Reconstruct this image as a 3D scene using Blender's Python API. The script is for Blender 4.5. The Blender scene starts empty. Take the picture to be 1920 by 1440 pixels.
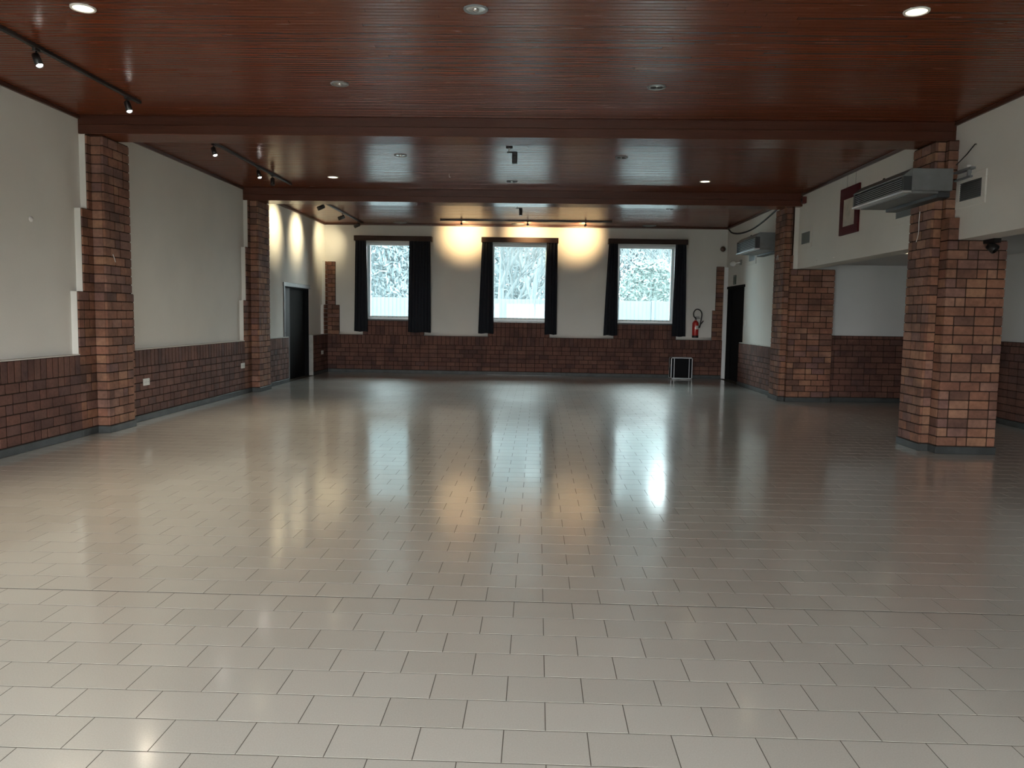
import bpy, bmesh, math, random
from mathutils import Matrix, Vector
random.seed(7)
SC = bpy.context.scene
COL = SC.collection

# ------------------------------------------------------------------ camera
CAM_H = 1.5
F_PX = 1500.0
PITCH, YAW, ROLL = 0.085017, 0.030395, 0.015631
def cam_axes():
    cy, sy, cp, sp = math.cos(YAW), math.sin(YAW), math.cos(PITCH), math.sin(PITCH)
    f = Vector((-sy*cp, cy*cp, -sp)); r = Vector((cy, sy, 0)); u = r.cross(f)
    c, s = math.cos(ROLL), math.sin(ROLL)
    return c*r + s*u, -s*r + c*u, f
CR, CU, CF = cam_axes()
cd = bpy.data.cameras.new('camera'); cam = bpy.data.objects.new('camera', cd); COL.objects.link(cam)
cd.sensor_fit = 'HORIZONTAL'; cd.sensor_width = 36.0; cd.lens = F_PX/1920*36.0
cd.clip_start = 0.05; cd.clip_end = 400
m = Matrix.Identity(4)
for i in range(3):
    m[i][0], m[i][1], m[i][2] = CR[i], CU[i], -CF[i]
m[2][3] = CAM_H
cam.matrix_world = m
SC.camera = cam
def in_view(p, pad=60):
    d = Vector(p) - Vector((0, 0, CAM_H)); z = d.dot(CF)
    if z < .3: return False
    x = 960 + F_PX*d.dot(CR)/z; y = 720 - F_PX*d.dot(CU)/z
    return -pad < x < 1920+pad and -pad < y < 1440+pad

# ------------------------------------------------------------------ world, exposure
W = bpy.data.worlds.new('overcast_sky'); SC.world = W; W.use_nodes = True
wb = W.node_tree.nodes['Background']
wb.inputs[0].default_value = (1.0, 0.985, 0.96, 1); wb.inputs[1].default_value = 26.0
SC.view_settings.view_transform = 'Standard'; SC.view_settings.look = 'None'
SC.view_settings.exposure = 0.25; SC.view_settings.gamma = 1.0
SC.view_settings.use_curve_mapping = False
SC.cycles.use_denoising = True
SC.cycles.max_bounces = 10; SC.cycles.diffuse_bounces = 6; SC.cycles.glossy_bounces = 4
SC.cycles.transparent_max_bounces = 16; SC.cycles.sample_clamp_indirect = 6.0
SC.cycles.caustics_reflective = False; SC.cycles.caustics_refractive = False

# ------------------------------------------------------------------ main dimensions (metres)
XL, XR = -5.431, 4.714            # plaster planes
XLB, XLF = -5.336, -5.184         # brick plane, pilaster face
XRB, XRF = 4.605, 4.489
H = 3.765; YB = 20.36; YBB = 20.27; YR = -1.6
ZB = 2.43; XA = 7.05; YA = 15.10; ZA = 2.53
C0, CH = .087, .108               # first course, course height
ZW = .975                         # wainscot top

# daylight portals over the window openings (they add no light; they steer the sky sampling)
WINDOWS = [(-4.375, -2.935), (-1.19, .25), (1.99, 3.43)]
WZ0, WZ1 = 1.36, 3.31
REAR = [(-5.1, -2.0), (-1.7, 1.4), (1.8, 2.8)]
RZ0, RZ1 = .08, 2.2
def portal(x0, x1, z0, z1, y, into):
    l = bpy.data.lights.new('daylight_portal', 'AREA'); l.shape = 'RECTANGLE'; l.size = x1-x0; l.size_y = z1-z0
    l.cycles.is_portal = True
    o = bpy.data.objects.new('daylight_portal', l); COL.objects.link(o)
    o.location = ((x0+x1)/2, y, (z0+z1)/2)
    o.rotation_euler = (math.pi/2, 0, 0) if into > 0 else (-math.pi/2, 0, 0)
    return o
for a, b in WINDOWS: portal(a, b, WZ0, WZ1, YB+.31, -1)
for a, b in REAR: portal(a, b, RZ0, RZ1, YR-.26, 1)

# ------------------------------------------------------------------ materials
def node_mat(name):
    mt = bpy.data.materials.new(name); mt.use_nodes = True
    nt = mt.node_tree; b = nt.nodes['Principled BSDF']
    return mt, nt, b
def N(nt, t, **kw):
    n = nt.nodes.new(t)
    for k, v in kw.items(): setattr(n, k, v)
    return n
def basic(name, col, rough=.5, metal=0.0, spec=.5, bump=0.0, bscale=60, coat=0.0, var=0.0, vscale=4.0, emit=None, estr=0):
    mt, nt, b = node_mat(name)
    b.inputs['Base Color'].default_value = (*col, 1); b.inputs['Roughness'].default_value = rough
    b.inputs['Metallic'].default_value = metal; b.inputs['Specular IOR Level'].default_value = spec
    b.inputs['Coat Weight'].default_value = coat
    if emit: b.inputs['Emission Color'].default_value = (*emit, 1); b.inputs['Emission Strength'].default_value = estr
    tc = N(nt, 'ShaderNodeNewGeometry')
    nz = N(nt, 'ShaderNodeTexNoise'); nz.inputs['Scale'].default_value = bscale; nz.inputs['Detail'].default_value = 3
    nt.links.new(tc.outputs['Position'], nz.inputs['Vector'])
    if bump:
        bp = N(nt, 'ShaderNodeBump'); bp.inputs['Strength'].default_value = bump; bp.inputs['Distance'].default_value = .004
        nt.links.new(nz.outputs['Fac'], bp.inputs['Height']); nt.links.new(bp.outputs['Normal'], b.inputs['Normal'])
    if var:
        n2 = N(nt, 'ShaderNodeTexNoise'); n2.inputs['Scale'].default_value = vscale; n2.inputs['Detail'].default_value = 4
        nt.links.new(tc.outputs['Position'], n2.inputs['Vector'])
        rp = N(nt, 'ShaderNodeValToRGB')
        rp.color_ramp.elements[0].position = .3; rp.color_ramp.elements[1].position = .7
        rp.color_ramp.elements[0].color = (*[c*(1-var) for c in col], 1); rp.color_ramp.elements[1].color = (*[min(1, c*(1+var)) for c in col], 1)
        nt.links.new(n2.outputs['Fac'], rp.inputs['Fac']); nt.links.new(rp.outputs['Color'], b.inputs['Base Color'])
    return mt
def piece_random(nt):
    """one random number per piece: per object for single pieces, per island inside joined ones"""
    oi = N(nt, 'ShaderNodeObjectInfo'); ge = N(nt, 'ShaderNodeNewGeometry')
    ad = N(nt, 'ShaderNodeMath', operation='ADD'); fr = N(nt, 'ShaderNodeMath', operation='FRACT')
    nt.links.new(oi.outputs['Random'], ad.inputs[0]); nt.links.new(ge.outputs['Random Per Island'], ad.inputs[1])
    nt.links.new(ad.outputs[0], fr.inputs[0])
    return fr.outputs[0], ge
def brick_mat(name, stops, rough=.75, stain=.45):
    mt, nt, b = node_mat(name)
    rnd, ge = piece_random(nt)
    rp = N(nt, 'ShaderNodeValToRGB'); cr = rp.color_ramp; cr.interpolation = 'LINEAR'
    while len(cr.elements) < len(stops): cr.elements.new(.5)
    for i, c in enumerate(stops):
        cr.elements[i].position = i/(len(stops)-1); cr.elements[i].color = (*c, 1)
    nt.links.new(rnd, rp.inputs['Fac'])
    nz = N(nt, 'ShaderNodeTexNoise'); nz.inputs['Scale'].default_value = 26; nz.inputs['Detail'].default_value = 5
    nt.links.new(ge.outputs['Position'], nz.inputs['Vector'])
    n2 = N(nt, 'ShaderNodeTexNoise'); n2.inputs['Scale'].default_value = 3.1; n2.inputs['Detail'].default_value = 6
    nt.links.new(ge.outputs['Position'], n2.inputs['Vector'])
    r2 = N(nt, 'ShaderNodeValToRGB'); r2.color_ramp.elements[0].position = .34; r2.color_ramp.elements[1].position = .62
    r2.color_ramp.elements[0].color = (1-stain, 1-stain, 1-stain*.9, 1); r2.color_ramp.elements[1].color = (1.0, 1.0, 1.0, 1)
    nt.links.new(n2.outputs['Fac'], r2.inputs['Fac'])
    m1 = N(nt, 'ShaderNodeMix', data_type='RGBA', blend_type='MULTIPLY'); m1.inputs[0].default_value = 1
    nt.links.new(rp.outputs['Color'], m1.inputs[6]); nt.links.new(r2.outputs['Color'], m1.inputs[7])
    m2 = N(nt, 'ShaderNodeMix', data_type='RGBA', blend_type='OVERLAY'); m2.inputs[0].default_value = .35
    nt.links.new(m1.outputs[2], m2.inputs[6]); nt.links.new(nz.outputs['Fac'], m2.inputs[7])
    nt.links.new(m2.outputs[2], b.inputs['Base Color'])
    b.inputs['Roughness'].default_value = rough; b.inputs['Specular IOR Level'].default_value = .35
    bp = N(nt, 'ShaderNodeBump'); bp.inputs['Strength'].default_value = .35; bp.inputs['Distance'].default_value = .006
    nt.links.new(nz.outputs['Fac'], bp.inputs['Height']); nt.links.new(bp.outputs['Normal'], b.inputs['Normal'])
    return mt
def tile_mat():
    mt, nt, b = node_mat('glazed_floor_tile')
    rnd, ge = piece_random(nt)
    rp = N(nt, 'ShaderNodeValToRGB'); cr = rp.color_ramp
    cr.elements[0].color = (.535, .52, .475, 1); cr.elements[1].color = (.585, .57, .525, 1)
    e = cr.elements.new(.5); e.color = (.565, .55, .505, 1)
    nt.links.new(rnd, rp.inputs['Fac'])
    nz = N(nt, 'ShaderNodeTexNoise'); nz.inputs['Scale'].default_value = 170; nz.inputs['Detail'].default_value = 4
    n2 = N(nt, 'ShaderNodeTexNoise'); n2.inputs['Scale'].default_value = 1.1; n2.inputs['Detail'].default_value = 5
    for n in (nz, n2): nt.links.new(ge.outputs['Position'], n.inputs['Vector'])
    m1 = N(nt, 'ShaderNodeMix', data_type='RGBA', blend_type='OVERLAY'); m1.inputs[0].default_value = .22
    nt.links.new(rp.outputs['Color'], m1.inputs[6]); nt.links.new(nz.outputs['Fac'], m1.inputs[7])
    nt.links.new(m1.outputs[2], b.inputs['Base Color'])
    mr = N(nt, 'ShaderNodeMapRange'); mr.inputs['From Min'].default_value = .3; mr.inputs['From Max'].default_value = .7
    mr.inputs['To Min'].default_value = .10; mr.inputs['To Max'].default_value = .16
    nt.links.new(n2.outputs['Fac'], mr.inputs['Value']); nt.links.new(mr.outputs[0], b.inputs['Coat Roughness'])
    b.inputs['Roughness'].default_value = .31; b.inputs['Specular IOR Level'].default_value = .65
    b.inputs['Coat Weight'].default_value = 1.0; b.inputs['Coat IOR'].default_value = 2.1
    return mt
def wood_mat(name, c0, c1, rough0=.18, rough1=.34, axis=0, coat=.35, spec=.5):
    mt, nt, b = node_mat(name)
    rnd, ge = piece_random(nt)
    mp = N(nt, 'ShaderNodeMapping'); sc = [30, 30, 30]; sc[axis] = 1.2; mp.inputs['Scale'].default_value = sc
    nt.links.new(ge.outputs['Position'], mp.inputs['Vector'])
    nz = N(nt, 'ShaderNodeTexNoise'); nz.inputs['Scale'].default_value = 1.5; nz.inputs['Detail'].default_value = 6; nz.inputs['Distortion'].default_value = .6
    nt.links.new(mp.outputs[0], nz.inputs['Vector'])
    ad = N(nt, 'ShaderNodeMath', operation='MULTIPLY_ADD'); ad.inputs[1].default_value = .6
    sb = N(nt, 'ShaderNodeMath', operation='MULTIPLY'); sb.inputs[1].default_value = .26
    nt.links.new(rnd, sb.inputs[0]); nt.links.new(nz.outputs['Fac'], ad.inputs[0]); nt.links.new(sb.outputs[0], ad.inputs[2])
    rp = N(nt, 'ShaderNodeValToRGB'); rp.color_ramp.elements[0].position = .1; rp.color_ramp.elements[1].position = .8
    rp.color_ramp.elements[0].color = (*c0, 1); rp.color_ramp.elements[1].color = (*c1, 1)
    nt.links.new(ad.outputs[0], rp.inputs['Fac']); nt.links.new(rp.outputs['Color'], b.inputs['Base Color'])
    mr = N(nt, 'ShaderNodeMapRange'); mr.inputs['To Min'].default_value = rough0; mr.inputs['To Max'].default_value = rough1
    nt.links.new(nz.outputs['Fac'], mr.inputs['Value']); nt.links.new(mr.outputs[0], b.inputs['Roughness'])
    b.inputs['Coat Weight'].default_value = coat; b.inputs['Coat Roughness'].default_value = .12; b.inputs['Specular IOR Level'].default_value = spec
    return mt
def pane_mat():
    mt = bpy.data.materials.new('window_glass'); mt.use_nodes = True; nt = mt.node_tree; nt.nodes.clear()
    o = N(nt, 'ShaderNodeOutputMaterial'); t = N(nt, 'ShaderNodeBsdfTransparent'); t.inputs[0].default_value = (.95, .97, .97, 1)
    g = N(nt, 'ShaderNodeBsdfGlossy'); g.inputs['Roughness'].default_value = .02
    fr = N(nt, 'ShaderNodeFresnel'); fr.inputs[0].default_value = 1.45
    mx = N(nt, 'ShaderNodeMixShader'); nt.links.new(fr.outputs[0], mx.inputs[0])
    nt.links.new(t.outputs[0], mx.inputs[1]); nt.links.new(g.outputs[0], mx.inputs[2]); nt.links.new(mx.outputs[0], o.inputs[0])
    return mt
def sheer_mat():
    mt = bpy.data.materials.new('sheer_blind_fabric'); mt.use_nodes = True; nt = mt.node_tree; nt.nodes.clear()
    o = N(nt, 'ShaderNodeOutputMaterial'); t = N(nt, 'ShaderNodeBsdfTransparent'); t.inputs[0].default_value = (.78, .93, .97, 1)
    tr = N(nt, 'ShaderNodeBsdfTranslucent'); tr.inputs[0].default_value = (.20, .27, .30, 1)
    df = N(nt, 'ShaderNodeBsdfDiffuse'); df.inputs[0].default_value = (.8, .82, .82, 1)
    m1 = N(nt, 'ShaderNodeMixShader'); m1.inputs[0].default_value = .25
    nt.links.new(tr.outputs[0], m1.inputs[1]); nt.links.new(df.outputs[0], m1.inputs[2])
    m2 = N(nt, 'ShaderNodeMixShader'); m2.inputs[0].default_value = .15
    nt.links.new(t.outputs[0], m2.inputs[1]); nt.links.new(m1.outputs[0], m2.inputs[2]); nt.links.new(m2.outputs[0], o.inputs[0])
    return mt
M = {}
M['plaster'] = basic('white_plaster', (.70, .685, .65), .9, spec=.2, bump=.25, bscale=45, var=.035, vscale=1.3)
M['alcove_plaster'] = basic('grey_white_plaster', (.60, .61, .62), .9, spec=.2, bump=.25, bscale=45, var=.03, vscale=1.3)
M['brick'] = brick_mat('brick_red', [(.13, .066, .05), (.22, .102, .066), (.275, .129, .079), (.245, .108, .071), (.32, .165, .098), (.275, .144, .105), (.175, .09, .078)])
M['brick_wain'] = brick_mat('brick_brown', [(.095, .045, .038), (.13, .057, .043), (.155, .069, .05), (.14, .06, .045), (.17, .08, .057), (.115, .057, .05)], stain=.4)
M['mortar'] = basic('dark_mortar', (.042, .026, .020), .95, spec=.1, bump=.5, bscale=90)
M['mortar_light'] = basic('reveal_render', (.42, .41, .39), .9, spec=.2, bump=.4, bscale=60, var=.12, vscale=9)
M['tile'] = tile_mat()
M['grout'] = basic('floor_grout', (.11, .10, .085), .95, spec=.1)
M['seal'] = basic('black_joint_seal', (.02, .02, .02), .6)
M['board'] = wood_mat('varnished_ceiling_board', (.080, .0205, .0092), (.172, .0445, .0195), .19, .31, coat=.0, spec=.20)
M['beam'] = wood_mat('dark_beam_wood', (.042, .013, .008), (.10, .031, .017), .35, .5, coat=.0, spec=.3)
M['trimwood'] = wood_mat('dark_trim_wood', (.035, .016, .012), (.09, .035, .022), .3, .5, axis=1, coat=.1)
M['slate'] = basic('slate_skirting', (.045, .049, .050), .5, spec=.4, bump=.3, bscale=30, var=.3, vscale=6)
M['gap_dark'] = basic('dark_board_gap', (.02, .009, .006), .9, spec=.1)
M['pane'] = pane_mat(); M['sheer'] = sheer_mat()
M['white_frame'] = basic('white_lacquer', (.80, .81, .82), .35)
M['black_curtain'] = basic('black_curtain_cloth', (.017, .019, .025), .85, spec=.25, bump=.2, bscale=300)
M['valance'] = wood_mat('dark_valance_wood', (.018, .009, .007), (.045, .02, .013), .45, .6, coat=.0, spec=.2)
M['sill'] = basic('dark_stone_sill', (.035, .038, .042), .3)
M['door_black'] = basic('black_door_paint', (.008, .008, .009), .8, spec=.1)
M['door_grey'] = basic('charcoal_door_paint', (.022, .024, .029), .6, spec=.25)
M['door_trim'] = basic('grey_door_casing', (.13, .135, .145), .45, var=.2, vscale=12)
M['black_metal'] = basic('black_powder_coat', (.012, .011, .011), .45)
M['chrome'] = basic('chrome', (.75, .75, .76), .15, metal=1)
M['galv'] = basic('galvanised_steel', (.17, .18, .185), .45, metal=.4, var=.12, vscale=8)
M['galv_dark'] = basic('dark_steel_inside', (.02, .022, .026), .5)
M['alu'] = basic('brushed_aluminium', (.72, .73, .76), .28, metal=.9)
M['grey_metal'] = basic('grey_painted_steel', (.19, .20, .21), .5)
M['vent_grille'] = basic('grey_vent_mesh', (.10, .11, .115), .6)
M['red_frame'] = basic('dark_red_frame_paint', (.075, .009, .012), .75, spec=.15)
M['print'] = basic('beige_print_paper', (.46, .41, .35), .7, var=.18, vscale=7)
M['ext_red'] = basic('extinguisher_red', (.42, .022, .018), .3, coat=.4)
M['rubber'] = basic('black_rubber', (.012, .012, .013), .55)
M['white_plastic'] = basic('white_plastic', (.74, .74, .72), .4)
M['grey_plastic'] = basic('grey_plastic', (.25, .26, .26), .5)
M['dark_slot'] = basic('dark_slot', (.02, .02, .02), .6)
M['brown_plastic'] = basic('brown_plastic', (.09, .045, .03), .5)
M['dark_red'] = basic('dark_red_plastic', (.09, .016, .012), .45)
M['case_black'] = basic('flight_case_black', (.010, .010, .012), .8, spec=.12, bump=.3, bscale=200)
M['reflector'] = basic('lamp_reflector', (.62, .62, .61), .25, metal=.7)
M['lamp_warm'] = basic('lit_warm_bulb', (.9, .8, .6), .4, emit=(1, .86, .60), estr=5)
M['lamp_cool'] = basic('lit_white_bulb', (.9, .9, .9), .4, emit=(1, .95, .88), estr=40)
M['lamp_warm_hot'] = basic('lit_halogen_bulb', (.9, .8, .6), .4, emit=(1, .80, .48), estr=25)
M['fence'] = basic('pale_concrete', (.052, .062, .070), .9, var=.05, vscale=2)
M['bounce_ground'] = basic('pale_bounce_ground', (.40, .41, .39), .95, var=.1, vscale=2)  # pale tone chosen so the unseen ground bounces daylight indoors
M['bark'] = basic('grey_bark', (.05, .06, .063), .95, var=.2, vscale=8)
M['leaf'] = basic('evergreen_leaf', (.066, .098, .090), .7, var=.1, vscale=3)
M['woodland'] = basic('sky_block_foliage', (.092, .115, .122), .9, var=.05, vscale=.8)  # foliage of the added tree row that screens the low sky
M['paper_label'] = basic('white_label', (.7, .68, .64), .6)
M['sign_green'] = basic('dull_green_sign', (.07, .10, .085), .5)

# ------------------------------------------------------------------ mesh helpers
class MB:
    def __init__(s): s.v = []; s.f = []; s.sm = []
    def box(s, x0, x1, y0, y1, z0, z1):
        n = len(s.v)
        s.v += [(x0,y0,z0),(x1,y0,z0),(x1,y1,z0),(x0,y1,z0),(x0,y0,z1),(x1,y0,z1),(x1,y1,z1),(x0,y1,z1)]
        s.f += [tuple(n+i for i in q) for q in ((0,3,2,1),(4,5,6,7),(0,1,5,4),(1,2,6,5),(2,3,7,6),(3,0,4,7))]
        s.sm += [0]*6; return s
    def cbox(s, x0, x1, y0, y1, z0, z1, c=.004):
        """box with chamfered edges"""
        n = len(s.v); X, Y, Z = (x0, x1), (y0, y1), (z0, z1)
        cx = min(c, (x1-x0)*.3); cyy = min(c, (y1-y0)*.3); cz = min(c, (z1-z0)*.3)
        idx = {}
        for i in (0, 1):
            for j in (0, 1):
                for k in (0, 1):
                    sx, sy, sz = (cx if i == 0 else -cx), (cyy if j == 0 else -cyy), (cz if k == 0 else -cz)
                    for a, p in (('x', (X[i], Y[j]+sy, Z[k]+sz)), ('y', (X[i]+sx, Y[j], Z[k]+sz)), ('z', (X[i]+sx, Y[j]+sy, Z[k]))):
                        idx[i, j, k, a] = len(s.v); s.v.append(p)
        F = []
        for i in (0, 1):
            q = [idx[i,0,0,'x'], idx[i,1,0,'x'], idx[i,1,1,'x'], idx[i,0,1,'x']]; F.append(q if i else q[::-1])
            q = [idx[0,i,0,'y'], idx[0,i,1,'y'], idx[1,i,1,'y'], idx[1,i,0,'y']]; F.append(q if i else q[::-1])
            q = [idx[0,0,i,'z'], idx[1,0,i,'z'], idx[1,1,i,'z'], idx[0,1,i,'z']]; F.append(q if i else q[::-1])
        for i in (0, 1):
            for j in (0, 1):
                F.append([idx[i,j,0,'x'], idx[i,j,0,'y'], idx[i,j,1,'y'], idx[i,j,1,'x']])
                F.append([idx[i,0,j,'x'], idx[i,1,j,'x'], idx[i,1,j,'z'], idx[i,0,j,'z']])
                F.append([idx[0,i,j,'y'], idx[1,i,j,'y'], idx[1,i,j,'z'], idx[0,i,j,'z']])
        for i in (0, 1):
            for j in (0, 1):
                for k in (0, 1): F.append([idx[i,j,k,a] for a in 'xyz'])
        s.f += [tuple(q) for q in F]; s.sm += [0]*len(F); return s
    def tube(s, pts, r, n=10, cap=True):
        pts = [Vector(p) for p in pts]; rr = r if isinstance(r, (list, tuple)) else [r]*len(pts)
        b = len(s.v); prev = None
        for i, p in enumerate(pts):
            t = (pts[min(i+1, len(pts)-1)] - pts[max(i-1, 0)]).normalized()
            a = prev if prev is not None else (Vector((0,0,1)) if abs(t.z) < .9 else Vector((1,0,0)))
            u = (a - t*a.dot(t)).normalized(); prev = u; w = t.cross(u)
            for k in range(n):
                g = 2*math.pi*k/n; s.v.append(tuple(p + (u*math.cos(g) + w*math.sin(g))*rr[i]))
        for i in range(len(pts)-1):
            for k in range(n):
                s.f.append((b+i*n+k, b+i*n+(k+1)%n, b+(i+1)*n+(k+1)%n, b+(i+1)*n+k)); s.sm.append(1)
        if cap:
            s.f.append(tuple(b+k for k in range(n))[::-1]); s.f.append(tuple(b+(len(pts)-1)*n+k for k in range(n))); s.sm += [0, 0]
        return s
    def lathe(s, prof, c, n=24, axis=Vector((0,0,1))):
        """profile of (radius, height) turned round an axis through c"""
        axis = Vector(axis).normalized(); a = Vector((1,0,0)) if abs(axis.x) < .9 else Vector((0,1,0))
        u = (a - axis*a.dot(axis)).normalized(); w = axis.cross(u); b = len(s.v); c = Vector(c)
        for r, h in prof:
            for k in range(n):
                g = 2*math.pi*k/n; s.v.append(tuple(c + axis*h + (u*math.cos(g)+w*math.sin(g))*max(r, 1e-4)))
        for i in range(len(prof)-1):
            for k in range(n):
                s.f.append((b+i*n+k, b+i*n+(k+1)%n, b+(i+1)*n+(k+1)%n, b+(i+1)*n+k)); s.sm.append(1)
        return s
    def mesh(s, name, mat):
        me = bpy.data.meshes.new(name); me.from_pydata(s.v, [], s.f)
        bm = bmesh.new(); bm.from_mesh(me); bmesh.ops.recalc_face_normals(bm, faces=bm.faces); bm.to_mesh(me); bm.free()
        if any(s.sm): me.polygons.foreach_set('use_smooth', [bool(x) for x in s.sm])
        me.materials.append(M[mat] if isinstance(mat, str) else mat); me.update()
        return me
    def obj(s, name, mat, parent=None):
        o = bpy.data.objects.new(name, s.mesh(name, mat)); COL.objects.link(o)
        if parent is not None: attach(o, parent)
        return o
def world_loc(o):
    v = Vector(o.location)
    while o.parent: o = o.parent; v = v + Vector(o.location)
    return v
def attach(o, p):
    o.parent = p; o.location = Vector(o.location) - world_loc(p)
def tag(o, label, cat, group=None, kind=None):
    o['label'] = label; o['category'] = cat
    if group: o['group'] = group
    if kind: o['kind'] = kind
    return o
def thing(name, label, cat, loc, group=None, kind=None):
    o = bpy.data.objects.new(name, None); COL.objects.link(o); o.location = loc; o.empty_display_size = .1
    return tag(o, label, cat, group, kind)
def tree_copy(src, delta, parent=None):
    c = src.copy(); COL.objects.link(c); c.parent = parent
    if parent is None: c.location = Vector(src.location) + Vector(delta)
    for ch in src.children: tree_copy(ch, (0, 0, 0), c)
    return c
def cells(b, axis, a0, a1, z0, z1, holes, d0, d1):
    """wall slab in a plane, cut by rectangular holes (a0, a1, z0, z1); axis = the horizontal axis along the wall"""
    us = sorted({a0, a1, *[h[0] for h in holes], *[h[1] for h in holes]}); zs = sorted({z0, z1, *[h[2] for h in holes], *[h[3] for h in holes]})
    us = [u for u in us if a0 <= u <= a1]; zs = [z for z in zs if z0 <= z <= z1]
    for i in range(len(us)-1):
        for j in range(len(zs)-1):
            cu, cz = (us[i]+us[i+1])/2, (zs[j]+zs[j+1])/2
            if any(h[0] < cu < h[1] and h[2] < cz < h[3] for h in holes): continue
            if axis == 'y': b.box(d0, d1, us[i], us[i+1], zs[j], zs[j+1])
            else: b.box(us[i], us[i+1], d0, d1, zs[j], zs[j+1])
    return b

# ------------------------------------------------------------------ bricks as single pieces
UNIT = {}
def unit_mesh(mat):
    if mat not in UNIT: UNIT[mat] = MB().cbox(-.5, .5, -.5, .5, -.5, .5, .045).mesh('brick', mat)
    return UNIT[mat]
BRICK_COUNT = {}
def brick(parent, x0, x1, y0, y1, z0, z1, mat='brick', name='brick', rest=None, limit=295):
    key = (parent.name, name); n = BRICK_COUNT.get(key, 0)
    c = ((x0+x1)/2, (y0+y1)/2, (z0+z1)/2)
    if n >= limit or not in_view(c, 30):
        if rest is not None: rest.box(x0, x1, y0, y1, z0, z1)
        return
    BRICK_COUNT[key] = n+1
    o = bpy.data.objects.new(name, unit_mesh(mat)); COL.objects.link(o)
    o.location = c; o.scale = (x1-x0, y1-y0, z1-z0)
    attach(o, parent)
J = .013
def lay(parent, axis, u0, u1, z0, z1, face, depth, mat='brick', rest=None, phase=0, limit=295, stretcher=.225, h=CH):
    """running bond on the plane <other axis> = face; the brick body runs from face back to face+depth"""
    rnd = random.Random(int((u0*31+z0*17+face*7)*1000))
    n = max(1, round((z1-z0)/h)); hh = (z1-z0)/n
    lo, hi = min(face, face+depth), max(face, face+depth)
    for r in range(n):
        za, zb = z0+r*hh+J/2, z0+(r+1)*hh-J/2
        u = u0; half = (r+phase) % 2
        first = True
        while u < u1-.015:
            w = stretcher
            if first and half: w = stretcher/2
            elif rnd.random() < .16: w = stretcher/2
            first = False
            if u1-(u+w) < .07: w = u1-u
            w = min(w, u1-u); p = rnd.uniform(-.0015, .0015)
            ju = .009 if axis == 'y' else J/2
            a, b = u+(.0012 if u <= u0+1e-6 else ju), u+w-(.0012 if u+w >= u1-1e-6 else ju)
            if axis == 'y': brick(parent, lo+(p if depth > 0 else 0), hi+(p if depth < 0 else 0), a, b, za, zb, mat, 'brick', rest, limit)
            else: brick(parent, a, b, lo+(p if depth > 0 else 0), hi+(p if depth < 0 else 0), za, zb, mat, 'brick', rest, limit)
            u += w
def soldiers(parent, axis, u0, u1, z0, z1, face, depth, mat='brick_wain', rest=None, w=.108, limit=295):
    n = max(1, round((u1-u0)/w)); ww = (u1-u0)/n
    lo, hi = min(face, face+depth), max(face, face+depth)
    for i in range(n):
        ju = .009 if axis == 'y' else .006
        a, b = u0+i*ww+ju, u0+(i+1)*ww-ju
        if axis == 'y': brick(parent, lo, hi, a, b, z0+J/2, z1-J/2, mat, 'soldier_brick', rest, limit)
        else: brick(parent, a, b, lo, hi, z0+J/2, z1-J/2, mat, 'soldier_brick', rest, limit)

# ================================================================== FLOOR
floor = MB().box(XL-.4, XA+.3, YR, YB+.02, -.12, -.0005).obj('floor', 'grout')
tag(floor, 'pale rectangular glazed tiles laid in running bond across the hall', 'floor', kind='structure')
RP, RO, CW, CO = .2180, 2.572, .3020, -1.756
tile_unit = MB().box(-CW/2+.0019, CW/2-.0019, -RP/2+.0030, RP/2-.0030, -.009, 0).mesh('tile', 'tile')
rest_tiles = MB(); n_tiles = 0; seal = MB()
rnd = random.Random(3)
k0, k1 = int((YR-RO)/RP)-1, int((YB-RO)/RP)+1
for k in range(k0, k1+1):
    ya, yb = RO+k*RP, RO+(k+1)*RP
    if k == 7: ya += .006
    ya, yb = max(ya, YR), min(yb, YBB)
    if yb-ya < .02: continue
    off = CO + (0 if k % 2 else CW/2)
    xr = XA if yb < YA else XRB
    i0 = int((XLB-off)/CW)-1; i1 = int((xr-off)/CW)+1
    for i in range(i0, i1+1):
        xa, xb = max(off+i*CW, XLB), min(off+(i+1)*CW, xr)
        if xb-xa < .02: continue
        full = xb-xa > CW-.001 and yb-ya > RP-.001
        tx, ty = rnd.gauss(0, .00035), rnd.gauss(0, .00035)
        cx, cy = (xa+xb)/2, (ya+yb)/2
        if full and n_tiles < 300 and k >= 0 and in_view((cx, cy, 0), 40):
            o = bpy.data.objects.new('tile', tile_unit); COL.objects.link(o); o.parent = floor
            o.location = (cx, cy, 0); o.rotation_euler = (ty, tx, 0); n_tiles += 1
        else:
            g = .0019; b = len(rest_tiles.v); e = 0
            for z, q in ((-.0015, 0), (0, e)):
                for px, py in ((xa+g, ya+.003), (xb-g, ya+.003), (xb-g, yb-.003), (xa+g, yb-.003)):
                    rest_tiles.v.append((px, py, z + (py-cy)*ty - (px-cx)*tx))
            rest_tiles.f += [(b+4, b+5, b+6, b+7)] + [(b+j, b+(j+1) % 4, b+4+(j+1) % 4, b+4+j) for j in range(4)]
            rest_tiles.sm += [0]*5
        if k == 7:
            u = xa
            while u < xb:
                w = rnd.uniform(.03, .12)
                if rnd.random() < .62: seal.box(u, min(u+w, xb), ya-.008, ya-.0005, -.005, -.0003)
                u += w
rt = rest_tiles.obj('tile_field', 'tile', floor); rt['kind'] = 'stuff'
so = seal.obj('joint_seal', 'seal', floor); so['label'] = 'broken black sealant in the wide floor joint'

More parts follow.
